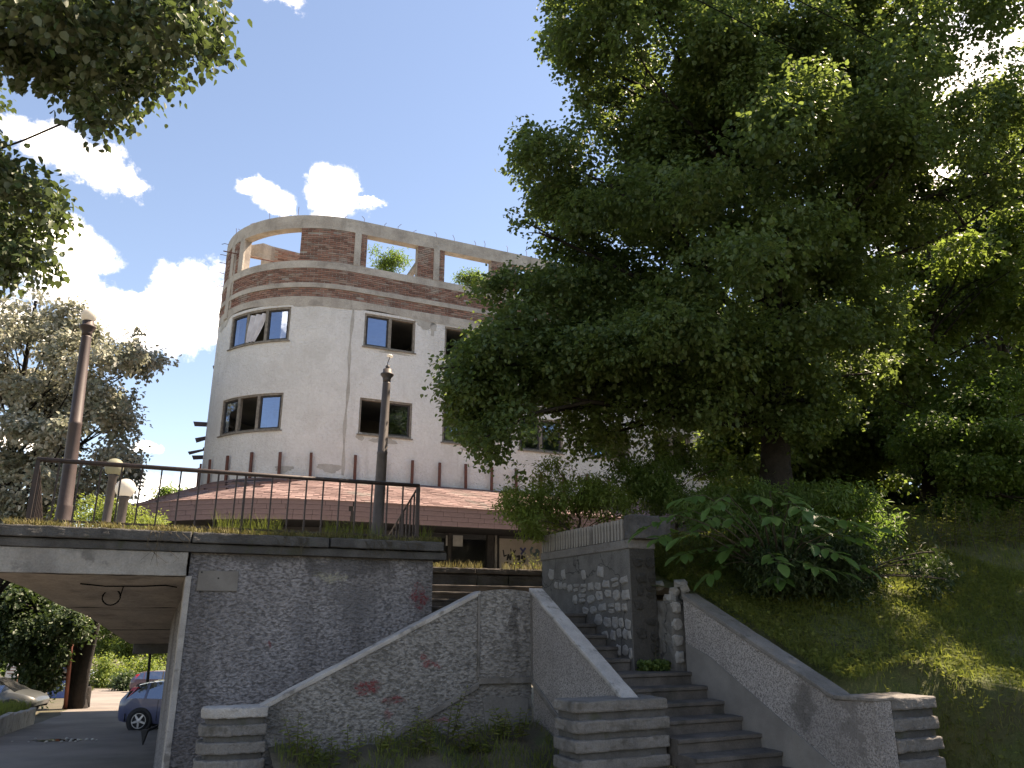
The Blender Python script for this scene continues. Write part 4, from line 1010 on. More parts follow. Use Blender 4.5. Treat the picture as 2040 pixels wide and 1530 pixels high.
for a, b in ((804, 892), (896, 970)):
    m = MB(); m.add([W(gu(a), VF - .6, ZP + .1), W(gu(b), VF - .6, ZP + .1), W(gu(b), VF - .6, 4.5), W(gu(a), VF - .6, 4.5)], [(0, 1, 2, 3)]); m.build('shopfront_glass', 'ground_glass', BD, fix=False)
for a, b, c, d in ((888, 899, 1067, 1087), (902, 922, 1067, 1088)):
    p, q = at_v(a, d, VF - .58), at_v(b, c, VF - .58); MB().box(UV(*p[:2])[0], UV(*q[:2])[0], VF - .585, VF - .575, p[2], q[2]).build('notice', 'paper', BD)
MB().box(gu(995), 22, VF - .8, VF - .5, ZP, 4.42).build('graffiti_wall', 'graffiti_wall', BD)
def ribbon(pts, w, mat):
    m = MB(); P_ = [at_v(x, y, VF - .495) for x, y in pts]
    for a, b in zip(P_[:-1], P_[1:]):
        d = b - a; L = np.linalg.norm(d); d = d / (L + 1e-9); side = np.array([-(d[2]) * DV[0], -(d[2]) * DV[1], d @ np.array([DV[0], DV[1], 0])]) * w / 2; e = d * w * .3
        m.add([a - side - e, b - side + e, b + side + e, a + side - e], [(0, 1, 2, 3)])
    return m.build('graffiti_stroke', mat, BD, fix=False)
gz = lambda X, Y: (840 + X / 7.556, 1030 + Y / 7.556)
for pts, w, mt in (([(1228, 500), (1242, 590), (1275, 575)], .05, 'paint_black'), ([(1340, 480), (1350, 560), (1378, 545)], .04, 'paint_black'), ([(1385, 500), (1395, 540), (1412, 500)], .04, 'paint_black'),
                   ([(1290, 640), (1305, 570), (1335, 640), (1350, 565)], .075, 'paint_black'), ([(1395, 665), (1405, 575)], .07, 'paint_black'),
                   ([(1432, 595), (1470, 588), (1468, 640), (1440, 650)], .075, 'paint_black'), ([(1548, 600), (1512, 590), (1508, 622), (1548, 618), (1548, 660), (1530, 665)], .075, 'paint_black'),
                   ([(1250, 690), (1300, 684)], .05, 'paint_black'), ([(1275, 690), (1290, 745)], .05, 'paint_black'), ([(1330, 740), (1330, 705), (1362, 715), (1355, 750), (1330, 740)], .05, 'paint_black'), ([(1395, 690), (1390, 745)], .05, 'paint_black'),
                   ([(1420, 700), (1500, 690)], .05, 'paint_black'), ([(1432, 750), (1440, 705), (1470, 710), (1480, 760)], .05, 'paint_black'), ([(1515, 690), (1550, 680)], .05, 'paint_black'), ([(1560, 720), (1600, 745)], .03, 'paint_black'),
                   ([(1490, 470), (1560, 555)], .075, 'paint_blue'), ([(1560, 470), (1500, 555)], .075, 'paint_blue'),
                   ([(1665, 460), (1640, 500), (1655, 550), (1700, 560), (1735, 530), (1725, 495)], .085, 'paint_teal'), ([(1735, 490), (1765, 520), (1755, 570), (1705, 585)], .075, 'paint_teal')):
    ribbon([gz(*q) for q in pts], w, mt)

# ------------------------------------------------------------------ lamps
def plaza_or(z): return z
def tall_lamp(px, py, v, tilt, label, broken):
    p = at_v(px, py, v); base = Vector((p[0], p[1], 2.66)); ax = Vector((tilt, 0, 1)).normalized()
    L = thing('street_lamp', base, label, 'lamp')
    H = 3.62 if not broken else 3.52
    m = MB(); m.lathe([(.16, 0), (.16, .06), (.125, .10), (.118, .5), (.112, .6), (.112, .62), (.105, .64), (.095, 1.9), (.099, 1.91), (.099, 1.95), (.092, 1.96), (.076, H - .22), (.074, H - .2)], base, 20, ax)
    m.build('post', 'lamp_paint' if not broken else 'lamp_paint_grey', L, smooth=True)
    m = MB(); c = base + ax * (H - .2)
    m.lathe([(.074, 0), (.078, .06), (.085, .10), (.125, .15), (.13, .165), (.125, .18), (.085, .20), (.085, .27)], c, 20, ax); m.build('capital', 'lamp_paint' if not broken else 'lamp_paint_grey', L, smooth=True)
    c = base + ax * (H + .05)
    if not broken:
        m = MB(); r = .125; m.lathe([(.05, 0)] + [(r * math.sin(a), .115 - r * math.cos(a)) for a in np.linspace(.5, math.pi - .02, 14)], c, 20, ax); m.build('globe', 'globe_white', L, smooth=True)
    else:
        MB().lathe([(.04, 0), (.04, .09), (.03, .10)], c, 12, ax).build('lamp_holder', 'lamp_paint_grey', L, smooth=True)
        MB().tube([c + Vector((0, 0, .09)), c + Vector((.0, 0, .16)), c + Vector((.03, 0, .25)), c + Vector((.025, 0, .30))], .007, 6).build('bent_wire', 'wire', L)
        MB().lathe([(.02, 0), (.065, .012), (.06, .035), (.03, .055), (.0, .06)], c + Vector((.03, 0, .275)), 10, (.2, 0, 1)).build('broken_reflector', 'globe_white', L, smooth=True)
    return L
tall_lamp(127, 1040, -13.75, -.042, 'tall brown street lamp with intact white globe at the railing corner', False)
tall_lamp(751, 1062, -13.95, .012, 'tall grey street lamp missing its globe, a bent wire on top', True)
def globe_lamp(px, py, zc, r, label, gm):
    p = at_c(px, py, zc); base = Vector((p[0], p[1], 2.66)); H = p[2] - r - 2.66
    L = thing('globe_lamp', base, label, 'lamp')
    MB().lathe([(.11, 0), (.11, .05), (.085, .07), (.08, H - .05), (.10, H - .02), (.10, H + .02)], base, 16).build('post', 'lamp_paint_grey', L, smooth=True)
    m = MB(); m.lathe([(max(.001, r * math.sin(a)), r - r * math.cos(a)) for a in np.linspace(.35, math.pi - .01, 16)], base + Vector((0, 0, H - .01)), 20); m.build('globe', gm, L, smooth=True)
globe_lamp(250, 972, 14.4, .18, 'short post lamp with clean white round globe behind the railing', 'globe_white')
globe_lamp(228, 930, 15.6, .18, 'short post lamp with mossy greenish globe behind the railing', 'globe_mossy')

# ------------------------------------------------------------------ parked vehicles
def car(loc, yaw, paint, label, length=4.15, glass='car_glass', tails=True, group=None):
    """hatchback lofted from cross-sections; local x forward, y left, z up"""
    C = thing('parked_car', loc, label, 'car', group)
    k0 = length / 4.15
    fr = lambda p: Vector(loc) + Matrix.Rotation(yaw, 3, 'Z') @ Vector(p)
    # stations: x, half width low, half width belt, z low, z belt, z top, half width top
    stt = [(-2.05, .66, .66, .42, .70, .78, .62), (-1.98, .78, .80, .30, .86, .98, .66), (-1.80, .83, .83, .26, .93, 1.18, .62), (-1.55, .84, .84, .24, .95, 1.34, .58), (-1.2, .845, .845, .22, .945, 1.41, .57),
           (-.6, .85, .85, .20, .93, 1.445, .57), (0, .85, .85, .20, .915, 1.44, .57), (.45, .85, .85, .20, .90, 1.38, .57), (.85, .85, .845, .20, .89, 1.18, .60), (1.25, .845, .83, .22, .88, .935, .66), (1.65, .83, .79, .24, .80, .84, .60), (1.95, .76, .70, .30, .68, .74, .52), (2.08, .60, .56, .40, .58, .62, .42)]
    rows = []
    for (x, hl, hb, zl, zb, zt, ht) in stt:
        x *= k0
        rows.append([(x, -hl * .9, zl), (x, -hl, zl + .12), (x, -hl - .01, lerp(zl, zb, .6)), (x, -hb, zb), (x, -lerp(hb, ht, .5) + .0, lerp(zb, zt, .5)), (x, -ht, zt - .03), (x, -ht * .6, zt), (x, 0, zt + .012)])
    body, gl = MB(), MB(); n = len(rows[0]); full = []
    for r in rows: full.append(r + [(x, -y, z) for x, y, z in reversed(r[:-1])])
    N = len(full[0]); pts = [fr(p) for r in full for p in r]
    bf, gf = [], []
    for i in range(len(full) - 1):
        for j in range(N - 1):
            q = (i * N + j, i * N + j + 1, (i + 1) * N + j + 1, (i + 1) * N + j)
            side = j in (3, 4, N - 6, N - 5)
            isg = (side and 2 <= i <= 7) or (j in (5, 6, 7, 8) and i in (1, 2, 7, 8))
            (gf if isg else bf).append(q)
    bf.append(tuple(range(N))); bf.append(tuple((len(full) - 1) * N + j for j in range(N - 1, -1, -1)))
    body.add(pts, bf); b = body.build('body', paint, C, smooth=True)
    gl.add(pts, gf); gl.build('windows', glass, C, smooth=False)
    for i, w in ((4, .035), (6, .045)):
        for sg in (0, 1):
            a, c = (3, 5) if sg == 0 else (N - 4, N - 6)
            p, q = Vector(full[i][a]), Vector(full[i][c]); off = Vector((0, -.012 if sg == 0 else .012, 0)); dx = Vector((w, 0, 0))
            md = Vector(full[i][(a + c) // 2]) + off
            m = MB(); m.add([fr(p + off - dx), fr(p + off + dx), fr(md + dx), fr(md - dx), fr(q + off + dx), fr(q + off - dx)], [(0, 1, 2, 3), (3, 2, 4, 5)]); m.build('pillar', paint if i == 4 else 'car_trim', C)
    for sg in (-1, 1):
        m = MB(); z0 = .30
        m.hexa([fr((-2.09 * k0, sg * .30, z0)), fr((-1.75 * k0, sg * .87, z0)), fr((-1.75 * k0, sg * .80, z0)), fr((-2.0 * k0, sg * .30, z0)), fr((-2.10 * k0, sg * .30, .52)), fr((-1.75 * k0, sg * .88, .52)), fr((-1.75 * k0, sg * .80, .52)), fr((-2.0 * k0, sg * .30, .52))]); m.build('bumper', 'car_trim', C)
        if tails:
            m = MB(); y = sg
            m.hexa([fr((-1.97 * k0, y * .70, .90)), fr((-1.80 * k0, y * .845, .90)), fr((-1.74 * k0, y * .82, .92)), fr((-1.9 * k0, y * .66, .92)), fr((-1.72 * k0, y * .60, 1.26)), fr((-1.52 * k0, y * .665, 1.27)), fr((-1.48 * k0, y * .62, 1.27)), fr((-1.66 * k0, y * .55, 1.26))]); m.build('tail_light', 'tail_red', C, bevel=.01)
        m = MB(); m.hexa([fr((.30, sg * .862, .80)), fr((.52, sg * .862, .80)), fr((.52, sg * .885, .80)), fr((.30, sg * .885, .80)), fr((.30, sg * .862, .84)), fr((.52, sg * .862, .84)), fr((.52, sg * .885, .84)), fr((.30, sg * .885, .84))]) if False else m.hexa([fr((-.62, sg * .855, .77)), fr((-.38, sg * .855, .77)), fr((-.38, sg * .885, .77)), fr((-.62, sg * .885, .77)), fr((-.62, sg * .855, .81)), fr((-.38, sg * .855, .81)), fr((-.38, sg * .885, .81)), fr((-.62, sg * .885, .81))])
        m.build('door_handle', 'car_trim', C)
        for dx in (-.78, .55):
            m = MB(); m.hexa([fr((dx, sg * .856, .30)), fr((dx + .012, sg * .856, .30)), fr((dx + .012, sg * .868, .30)), fr((dx, sg * .868, .30)), fr((dx, sg * .845, .90)), fr((dx + .012, sg * .845, .90)), fr((dx + .012, sg * .858, .90)), fr((dx, sg * .858, .90))]); m.build('door_seam', 'car_trim', C)
        for wx in (-1.30 * k0, 1.28 * k0):
            ctr = fr((wx, sg * .70, .31)); ax = (Matrix.Rotation(yaw, 3, 'Z') @ Vector((0, sg, 0)))
            m = MB(); m.lathe([(.30, -.02), (.385, -.01), (.385, .165), (.345, .17)], ctr, 24, ax); m.build('wheel_arch', 'car_trim', C, smooth=True)
            w = MB(); w.lathe([(.20, .0), (.285, .01), (.31, .04), (.31, .15), (.285, .19), (.215, .195), (.21, .16)], ctr, 26, ax); wo = w.build('wheel', 'tyre', C, smooth=True)
            w = MB(); w.lathe([(.225, .185), (.218, .198), (.205, .198), (.20, .175)], ctr, 26, ax, cap=False)
            e1 = ax.cross(Vector((0, 0, 1))).normalized(); e2 = ax.cross(e1)
            for s5 in range(5):
                a = 2 * math.pi * s5 / 5 + .3; d = e1 * math.cos(a) + e2 * math.sin(a); t = e2 * math.cos(a) - e1 * math.sin(a)
                w.hexa([ctr + d * .03 - t * .035 + ax * .165, ctr + d * .03 + t * .035 + ax * .165, ctr + d * .21 + t * .022 + ax * .165, ctr + d * .21 - t * .022 + ax * .165, ctr + d * .03 - t * .035 + ax * .205, ctr + d * .03 + t * .035 + ax * .205, ctr + d * .21 + t * .022 + ax * .20, ctr + d * .21 - t * .022 + ax * .20])
            w.lathe([(.05, .16), (.05, .212), (.03, .218)], ctr, 12, ax); w.build('rim', 'alloy', wo)
    return C
def on_road(p): return (p[0], p[1], road_z(p[1]) + .008)
dyaw = math.atan2(DV[1], DV[0])
p = at_c(275, 1455, 23.6); fw = Vector((math.cos(.05), math.sin(.05), 0))
q = Vector((p[0], p[1], 0)) + fw * 1.30 + Vector((-fw.y, fw.x, 0)) * .78
car(on_road(q), .05, 'car_blue', 'blue-grey hatchback with silver spoked wheels parked under the terrace', 4.1)
p = at_c(282, 1378, 55); q = Vector((p[0] + .2, p[1], 0)) + fw * 1.25
car(on_road(q), .30, 'car_plum', 'dark plum hatchback parked by the bright bushes down the road', 4.25)
p = at_c(-28, 1390, 30); car(on_road(p), .15, 'car_grey', 'dark grey car with greenish windows beyond the grassy planter', 4.2)
p = at_c(178, 1362, 66); car((p[0], p[1], road_z(p[1])), 1.3, 'car_white', 'small white car glimpsed beside the forked tree trunk', 4.0)
# blue-sheeted stall and white board by the trees
p = at_c(128, 1372, 46); b = on_road(p)
K = thing('blue_kiosk', b, 'blue sheeted kiosk standing behind the ivy-clad tree', 'kiosk')
fr = lambda a, c, z: (b[0] + a, b[1] + c, b[2] + z)
MB().box(-.7, .75, -.5, .5, 0, 1.95, fr=fr).build('booth', 'tarp_blue', K, bevel=.03); MB().box(-.85, .9, -.65, .65, 1.952, 2.05, fr=fr).build('roof', 'tarp_blue', K, bevel=.02); MB().box(-.55, .4, -.53, -.502, 1.0, 1.6, fr=fr).build('shutter', 'car_grey', K)
p = at_c(24, 1340, 40); b2 = on_road(p)
K = thing('notice_board', b2, 'white notice board with red lettering among the leaves', 'notice board')
fr2 = lambda a, c, z: (b2[0] + a, b2[1] + c, b2[2] + z)
zb = p[2] - b2[2]
MB().box(-.32, .32, -.02, .02, zb - .25, zb + .45, fr=fr2).build('board', 'sign_white', K)
for a in (-.28, .26): MB().box(a, a + .05, .021, .07, 0, zb + .2, fr=fr2).build('leg', 'post_red', K)
for i in range(3): MB().box(-.24, .2 - .1 * (i % 2), -.026, -.021, zb + .22 - .14 * i, zb + .26 - .14 * i, fr=fr2).build('lettering_line', 'post_red', K)
# leaning red post with a pale bent arm, folding parking barrier, stump, planter
p0 = at_c(133, 1392, 34.5); gz0 = road_z(p0[1]); p1 = at_c(147, 1240, 34.0)
LP = thing('leaning_post', (p0[0], p0[1], gz0), 'leaning rust-red post with a pale bent arm beside the road', 'post')
MB().tube([(p0[0], p0[1], gz0 - .05), p1], .085, 8).build('shaft', 'post_red', LP, smooth=True); MB().tube([p1 - [0, 0, .05], at_c(136, 1228, 33.9), at_c(122, 1224, 33.7)], [.05, .045, .04], 6).build('arm', 'sign_white', LP, smooth=True)
p0 = at_c(287, 1466, 19.3); gz0 = road_z(p0[1])
BR = thing('parking_barrier', (p0[0], p0[1], gz0), 'black folding parking barrier lying out from the terrace wall', 'barrier')
e1 = at_c(345, 1443, 20.2)
MB().tube([(p0[0], p0[1], gz0 + .30), (e1[0], e1[1], gz0 + .52)], .03, 8).build('arm', 'car_trim', BR); m = MB(); m.prism([(p0[0] - .09, p0[1] - .04, gz0 + .36), (p0[0] + .10, p0[1] - .04, gz0 + .36), (p0[0] - .0, p0[1] - .04, gz0 + .0)], [(p0[0] - .09, p0[1] + .04, gz0 + .36), (p0[0] + .10, p0[1] + .04, gz0 + .36), (p0[0] - .0, p0[1] + .04, gz0 + .0)]); m.build('bracket', 'car_trim', BR, bevel=.01)
MB().tube([(e1[0], e1[1], gz0), (e1[0], e1[1], gz0 + .56)], .04, 8).build('pivot_post', 'car_trim', BR)
PLT = thing('concrete_planter', on_road(at_c(30, 1455, 22.2)), 'low ribbed concrete planter overgrown with grass by the road', 'planter')
a0, a1 = at_c(-60, 1505, 18.8), at_c(72, 1418, 26.0); n = 9
for i in range(n):
    x0, y0 = lerp(a0[0], a1[0], i / n), lerp(a0[1], a1[1], i / n); x1, y1 = lerp(a0[0], a1[0], (i + .965) / n), lerp(a0[1], a1[1], (i + .965) / n)
    zz = road_z(y0); d = Vector((y1 - y0, -(x1 - x0), 0)).normalized() * .18; h = .50 + rnd(-.03, .03)
    MB().hexa([(x0, y0, zz - .1), (x1, y1, zz - .1), (x1 - d.x, y1 - d.y, zz - .1), (x0 - d.x, y0 - d.y, zz - .1), (x0, y0, zz + h), (x1, y1, zz + h), (x1 - d.x, y1 - d.y, zz + h), (x0 - d.x, y0 - d.y, zz + h)]).build('slab', 'concrete_cap', PLT, bevel=.02)
p = at_c(171, 1385, 36); MB().lathe([(.24, 0), (.22, .3), (.21, .85), (.17, .9), (.0, .88)], on_road(p), 12).build('tree_stump', 'bark', None, smooth=True, label='short dark tree stump beside the forked tree', cat='stump')
m = MB(); c = at_c(112, 1497, 20.3); n = 26
m.add([(c[0] + math.cos(6.283 * i / n) * (.62 + .18 * math.sin(3 * i) + rnd(-.06, .06)), c[1] + math.sin(6.283 * i / n) * (.35 + .1 * math.sin(5 * i)), road_z(c[1] + math.sin(6.283 * i / n) * .35) + .012) for i in range(n)], [tuple(range(n))]); m.build('puddle', 'puddle', kind='structure')
for i in range(14):
    q = Vector((c[0] + rnd(-1.0, 1.1), c[1] + rnd(-.6, .5), 0)); q.z = road_z(q.y) + .01; r = rnd(.02, .06)
    MB().lathe([(r * .7, 0), (r, r * .3), (r * .6, r * .8), (0.001, r * .9)], q, 6).build('rubble_chip', 'debris', None, smooth=False, label='pale rubble chip lying around the road puddle', cat='rubble', group='rubble chips by the puddle')
# overhead cables
for (a, b, lab) in (((1340, -25, 9.5), (1905, 262, 21), 'overhead cable crossing the big tree, the lower of two'), ((1540, -25, 9.5), (1990, 205, 21), 'overhead cable crossing the big tree, the upper of two')):
    A, B = Vector(at_c(*a)), Vector(at_c(*b)); d = B - A; A2 = A - d * 1.5; B2 = B + d * .8
    pts = [A2.lerp(B2, i / 14) - Vector((0, 0, math.sin(i / 14 * math.pi) * .0)) for i in range(15)]; MB().tube(pts, .008, 5).build('overhead_cable', 'wire', None, label=lab, cat='cable', group=None)

# ------------------------------------------------------------------ trees, shrubs, grass
def hill_at(p): u, v = UV(p[0], p[1]); return hill_z(u, v)
def tree(name, label, base, top, r0, r1, lobes, n_leaf, size, leaf, seed, n_limb=24, shape='heart', per=12, spread=.22, droop=.5, group=None, cat='tree', bark='bark', thin=1.0):
    t = thing(name, base, label, cat, group)
    trunk_and_limbs('trunk', t, base, top, r0, r1, lobes, n_limb, seed, bark, thin)
    crown('crown', t, leaf, lobes, n_leaf, size, seed, shape, per, spread, droop)
    return t
# the big linden on the bank
LIND = [(1110, -120), (1085, 50), (1095, 125), (1140, 180), (1135, 235), (1075, 222), (1040, 255), (1018, 300), (1030, 400), (1052, 432), (1000, 425), (968, 455), (975, 500), (998, 532), (945, 560), (925, 600), (952, 650), (895, 690), (848, 748), (880, 800), (895, 868),
        (940, 900), (955, 945), (1050, 950), (1090, 890), (1200, 930), (1330, 990), (1450, 960), (1560, 930), (1640, 900), (1750, 800), (1800, 650), (1850, 500), (1990, 430), (2100, 320), (2100, -120)]
def lk(x, y):
    if 1085 < x < 1430 and 760 < y: return .55
    if 1830 < x < 1930 and 60 < y < 380: return .25
    if y < -40: return .6
    return 1
lobes = outline_lobes(LIND, 15.5, 380, (42, 88), 4.3, 11, .72, lk) + outline_lobes([(845, 745), (900, 690), (960, 640), (1100, 600), (1250, 640), (1300, 760), (1200, 800), (1080, 880), (1040, 945), (955, 940), (895, 860)], 14.2, 46, (40, 70), 1.6, 13, .8)
for i in range(46):                                        # the part of the crown above the picture
    a = rnd(0, 6.28); r = rnd(0, 3.6); lobes.append((5.2 + math.cos(a) * r, 14.8 + math.sin(a) * r, rnd(12.4, 15.0) - r * .35, rnd(.6, 1), rnd(.6, 1), rnd(.45, .7)))
b = at_c(1548, 1040, 15.3); b = (b[0], b[1], hill_at(b)); t_ = at_c(1512, -120, 15.6)
tree('linden_tree', 'large dense green linden tree with dark trunk rising from the grassy bank', b, t_, .34, .07, lobes, 400000, .082, 'linden_leaf', 12, 70, per=16, spread=.19, thin=.8)
# linden by the viewer, only its overhanging branches show
PA = [(-80, -120), (430, -120), (455, 55), (430, 125), (352, 160), (290, 205), (238, 280), (160, 262), (105, 248), (140, 205), (35, 160), (-80, 130)]
PB = [(-90, 240), (20, 268), (62, 335), (135, 392), (112, 455), (105, 520), (72, 580), (-90, 560)]
lobes = outline_lobes(PA, 9.0, 130, (22, 48), 1.2, 21, .85) + outline_lobes(PB, 9.4, 56, (20, 40), .9, 22, .85)
for i in range(22):
    lobes.append((rnd(-11.5, -7.6), rnd(6.0, 10.5), rnd(5.5, 11.5), rnd(.5, .9), rnd(.5, .9), rnd(.4, .6)))
tree('overhanging_tree', 'linden tree with dark leafy branches hanging into the sky beside the lamp', (-9.6, 8.4, road_z(8.4)), (-8.8, 8.8, 12), .36, .06, lobes, 46000, .088, 'linden_near_leaf', 23, 7, per=10, spread=.2, droop=.9, thin=.22)
# silver-leaved tree behind the railing
PS = [(-90, 600), (40, 585), (100, 575), (150, 585), (175, 640), (240, 650), (300, 665), (345, 690), (388, 672), (378, 706), (300, 745), (268, 770), (268, 830), (318, 842), (275, 885), (285, 930), (262, 1010), (200, 1070), (60, 1120), (-90, 1140)]
lobes = outline_lobes(PS, 26, 150, (20, 44), 2.9, 31, .75)
b = at_c(-70, 1440, 26); b = (b[0], b[1], road_z(b[1])); t_ = at_c(70, 600, 26.4)
tree('silver_tree', 'silvery pale-leaved tree standing below the terrace behind the railing', b, t_, .27, .05, lobes, 46000, .135, 'silver_leaf', 32, 60, per=11, spread=.26, droop=.7)
# ivy-dark tree by the lower road, with forked trunk
PD = [(-90, 1120), (40, 1140), (110, 1180), (165, 1200), (190, 1240), (185, 1285), (128, 1300), (112, 1385), (85, 1425), (45, 1405), (35, 1330), (-90, 1300)]
lobes = outline_lobes(PD, 34, 90, (18, 36), 1.8, 41, .9)
b = at_c(152, 1396, 35); b = (b[0], b[1], road_z(b[1])); t_ = at_c(165, 1170, 35)
t = tree('ivy_tree', 'dark forked tree with ivy beside the lower road', b, t_, .42, .22, lobes, 30000, .16, 'dark_leaf', 42, 18, per=9, spread=.3)
MB().tube([(b[0] + .1, b[1] - .1, b[2] - .2), at_c(168, 1330, 34.8), at_c(182, 1270, 34.6), at_c(196, 1220, 34.4)], [.34, .27, .24, .2], 10).build('fork', 'bark', t, smooth=True)
# trees closing the view down the road
far = [('willow_tree', 'pale hanging willow at the end of the lower road', [(176, 1150), (300, 1140), (345, 1160), (345, 1345), (250, 1350), (205, 1330), (182, 1290)], 74, 50, 'forest_leaf', 51, 22000, .24, (255, 1372)),
       ('roadside_bush', 'bright yellow-green bush behind the plum hatchback', [(176, 1318), (215, 1300), (262, 1312), (330, 1305), (345, 1380), (180, 1382)], 66, 30, 'bright_leaf', 52, 9000, .20, (250, 1380)),
       ('dark_bush', 'low black-green bush on the verge beside the plum hatchback', [(222, 1352), (255, 1345), (275, 1352), (275, 1380), (222, 1380)], 58, 12, 'dark_leaf', 53, 3500, .18, (245, 1380)),
       ('far_tree', 'round tree beyond the blue kiosk', [(-90, 1080), (150, 1060), (200, 1180), (190, 1370), (-90, 1390)], 80, 60, 'forest_green', 54, 22000, .30, (90, 1375)),
       ('far_tree', 'tall tree far behind the round building end', [(200, 1020), (330, 1000), (430, 1040), (430, 1300), (180, 1300)], 95, 50, 'forest_green', 55, 16000, .34, (300, 1370))]
for nm, lab, poly, zc, n, leaf, sd_, nl, sz, bp in far:
    L = outline_lobes(poly, zc, n, (12, 26), 4.0, sd_, .85); b = at_c(*bp, zc); b = (b[0], b[1], road_z(b[1])); t_ = at_c(bp[0], (min(q[1] for q in poly) + bp[1]) / 2, zc)
    tree(nm, lab, b, t_, .22 if 'bush' not in nm else .06, .05, L, nl, sz, leaf, sd_, 14, 'quad', 9, .5, cat='tree' if 'tree' in nm else 'bush')
L = outline_lobes([(120, 1005), (190, 985), (240, 1000), (300, 1010), (325, 1045), (330, 1090), (120, 1100)], 16.4, 24, (12, 24), .5, 61, .8); b = at_c(262, 1060, 16.4)
tree('terrace_bush', 'light green bush growing on the terrace edge behind the globe lamps', (b[0], b[1], 2.65), at_c(225, 1040, 16.4), .04, .02, L, 6000, .07, 'bright_leaf', 62, 14, 'long', 9, .2, cat='bush')
L = outline_lobes([(300, 985), (322, 955), (350, 985), (365, 965), (385, 985), (380, 1012), (300, 1020)], 33, 16, (8, 16), .8, 63, .9); b = at_c(335, 1040, 33)
tree('sapling', 'small blue-green sapling behind the canopy end', (b[0], b[1], road_z(b[1])), at_c(340, 985, 33), .07, .02, L, 2200, .14, 'forest_green', 64, 12, 'long', 8, .25)

# woods on the right
woods = [('maple_tree', 'yellow-green woodland tree rising over the bank right of the linden', [(1640, 600), (1700, 500), (1800, 440), (1900, 420), (2110, 400), (2110, 1000), (1900, 1000), (1790, 940), (1660, 960), (1610, 800)], 20.5, 130, (26, 54), 2.6, 'forest_leaf', 71, 44000, .13, (1860, 1090), .7),
         ('understory_tree', 'fresh green layered understory tree on the bank', [(1760, 800), (1860, 770), (1990, 740), (2110, 720), (2110, 1040), (1960, 1060), (1830, 1030), (1790, 930)], 17.5, 60, (26, 56), 1.8, 'forest_green', 72, 36000, .075, (1935, 1095), .32),
         ('woodland_tree', 'shaded yellowish tree behind the linden trunk', [(1380, 850), (1480, 800), (1650, 760), (1800, 860), (1830, 960), (1740, 1030), (1400, 1040)], 21.5, 80, (24, 50), 2.2, 'forest_leaf', 73, 26000, .13, (1650, 1075), .7),
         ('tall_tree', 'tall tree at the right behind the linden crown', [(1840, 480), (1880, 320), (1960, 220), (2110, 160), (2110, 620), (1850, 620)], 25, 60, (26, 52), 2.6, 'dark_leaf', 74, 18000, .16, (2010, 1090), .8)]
for nm, lab, poly, zc, n, rp, th, leaf, sd_, nl, sz, bp, sq in woods:
    L = outline_lobes(poly, zc, n, rp, th, sd_, sq); b = at_c(*bp, zc); b = (b[0], b[1], hill_at(b)); t_ = at_c(bp[0] - 10, min(q[1] for q in poly) + 60, zc)
    tree(nm, lab, b, t_, .20, .04, L, nl, sz, leaf, sd_, 40, 'heart', 11, .25)
for nm, lab, x, y, h, sd_, leaf in (('woodland_tree', 'unseen leafy tree added past the right end of the bank to shade it', 14.0, 10.5, 13.0, 75, 'forest_green'), ('woodland_tree', 'unseen tall tree added uphill of the understory tree to shade the bank', 16.5, 16.0, 14.5, 76, 'forest_leaf')):  # out-of-view trees added to shade the bank and dim the foreground
    z0 = hill_at((x, y)); rr = random.Random(sd_); L = []
    for i in range(70):
        a = rr.uniform(0, 6.28); q = rr.uniform(-1, 1); rad = 3.4 * math.sqrt(max(0, 1 - q * q)) * rr.uniform(.35, 1); L.append((x + math.cos(a) * rad, y + math.sin(a) * rad, z0 + h * .62 + q * h * .36, rr.uniform(.6, 1.0), rr.uniform(.6, 1.0), rr.uniform(.45, .7)))
    tree(nm, lab, (x, y, z0), (x + .2, y, z0 + h * .9), .24, .05, L, 26000, .16, leaf, sd_, 30, 'quad', 11, .3)
r_ = np.random.default_rng(80)
L = outline_lobes([(1300, 640), (1500, 560), (1800, 520), (2150, 450), (2150, 1090), (1300, 1040)], 34, 150, (34, 66), 4.5, 81, .9)
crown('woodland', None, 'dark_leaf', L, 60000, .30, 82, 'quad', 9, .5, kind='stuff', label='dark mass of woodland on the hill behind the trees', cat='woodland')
# shrubs round the retaining wall
def shrub(name, label, poly, zc, n, rp, th, leaf, seed, nl, sz, bp, sq=.7, shape='long', spread=.14, stems=16, base=None, group=None):
    L = outline_lobes(poly, zc, n, rp, th, seed, sq); b = at_c(*bp, zc); b = base or (b[0], b[1], hill_at(b))
    t_ = (b[0], b[1], max(b[2] + .25, np.mean([q[2] for q in L])))
    return tree(name, label, b, t_, .04, .015, L, nl, sz, leaf, seed, stems, shape, 8, spread, .5, group, 'shrub', 'twig')
shrub('leafy_shrub', 'bright green leafy shrub spilling over the fluted wall coping', [(985, 1000), (1000, 965), (1060, 925), (1095, 905), (1150, 935), (1230, 965), (1290, 1000), (1290, 1030), (1180, 1048), (1110, 1075), (1050, 1082), (1030, 1050), (985, 1040)], 14.3, 60, (18, 40), .8, 'bright_leaf', 91, 13000, .075, (1150, 1060))
shrub('dusky_shrub', 'shaded green shrub between the fluted coping and the linden trunk', [(1180, 950), (1260, 900), (1400, 890), (1500, 960), (1480, 1040), (1380, 1050), (1250, 1020)], 15.0, 50, (24, 46), .9, 'forest_green', 92, 11000, .085, (1350, 1060))
shrub('shade_shrub', 'low dark shrub in deep shade on the bank', [(1470, 1100), (1560, 1060), (1700, 1060), (1830, 1080), (1900, 1120), (1890, 1190), (1760, 1235), (1600, 1245), (1500, 1200)], 11.6, 70, (24, 48), .7, 'dark_leaf', 93, 15000, .085, (1680, 1240), .8)
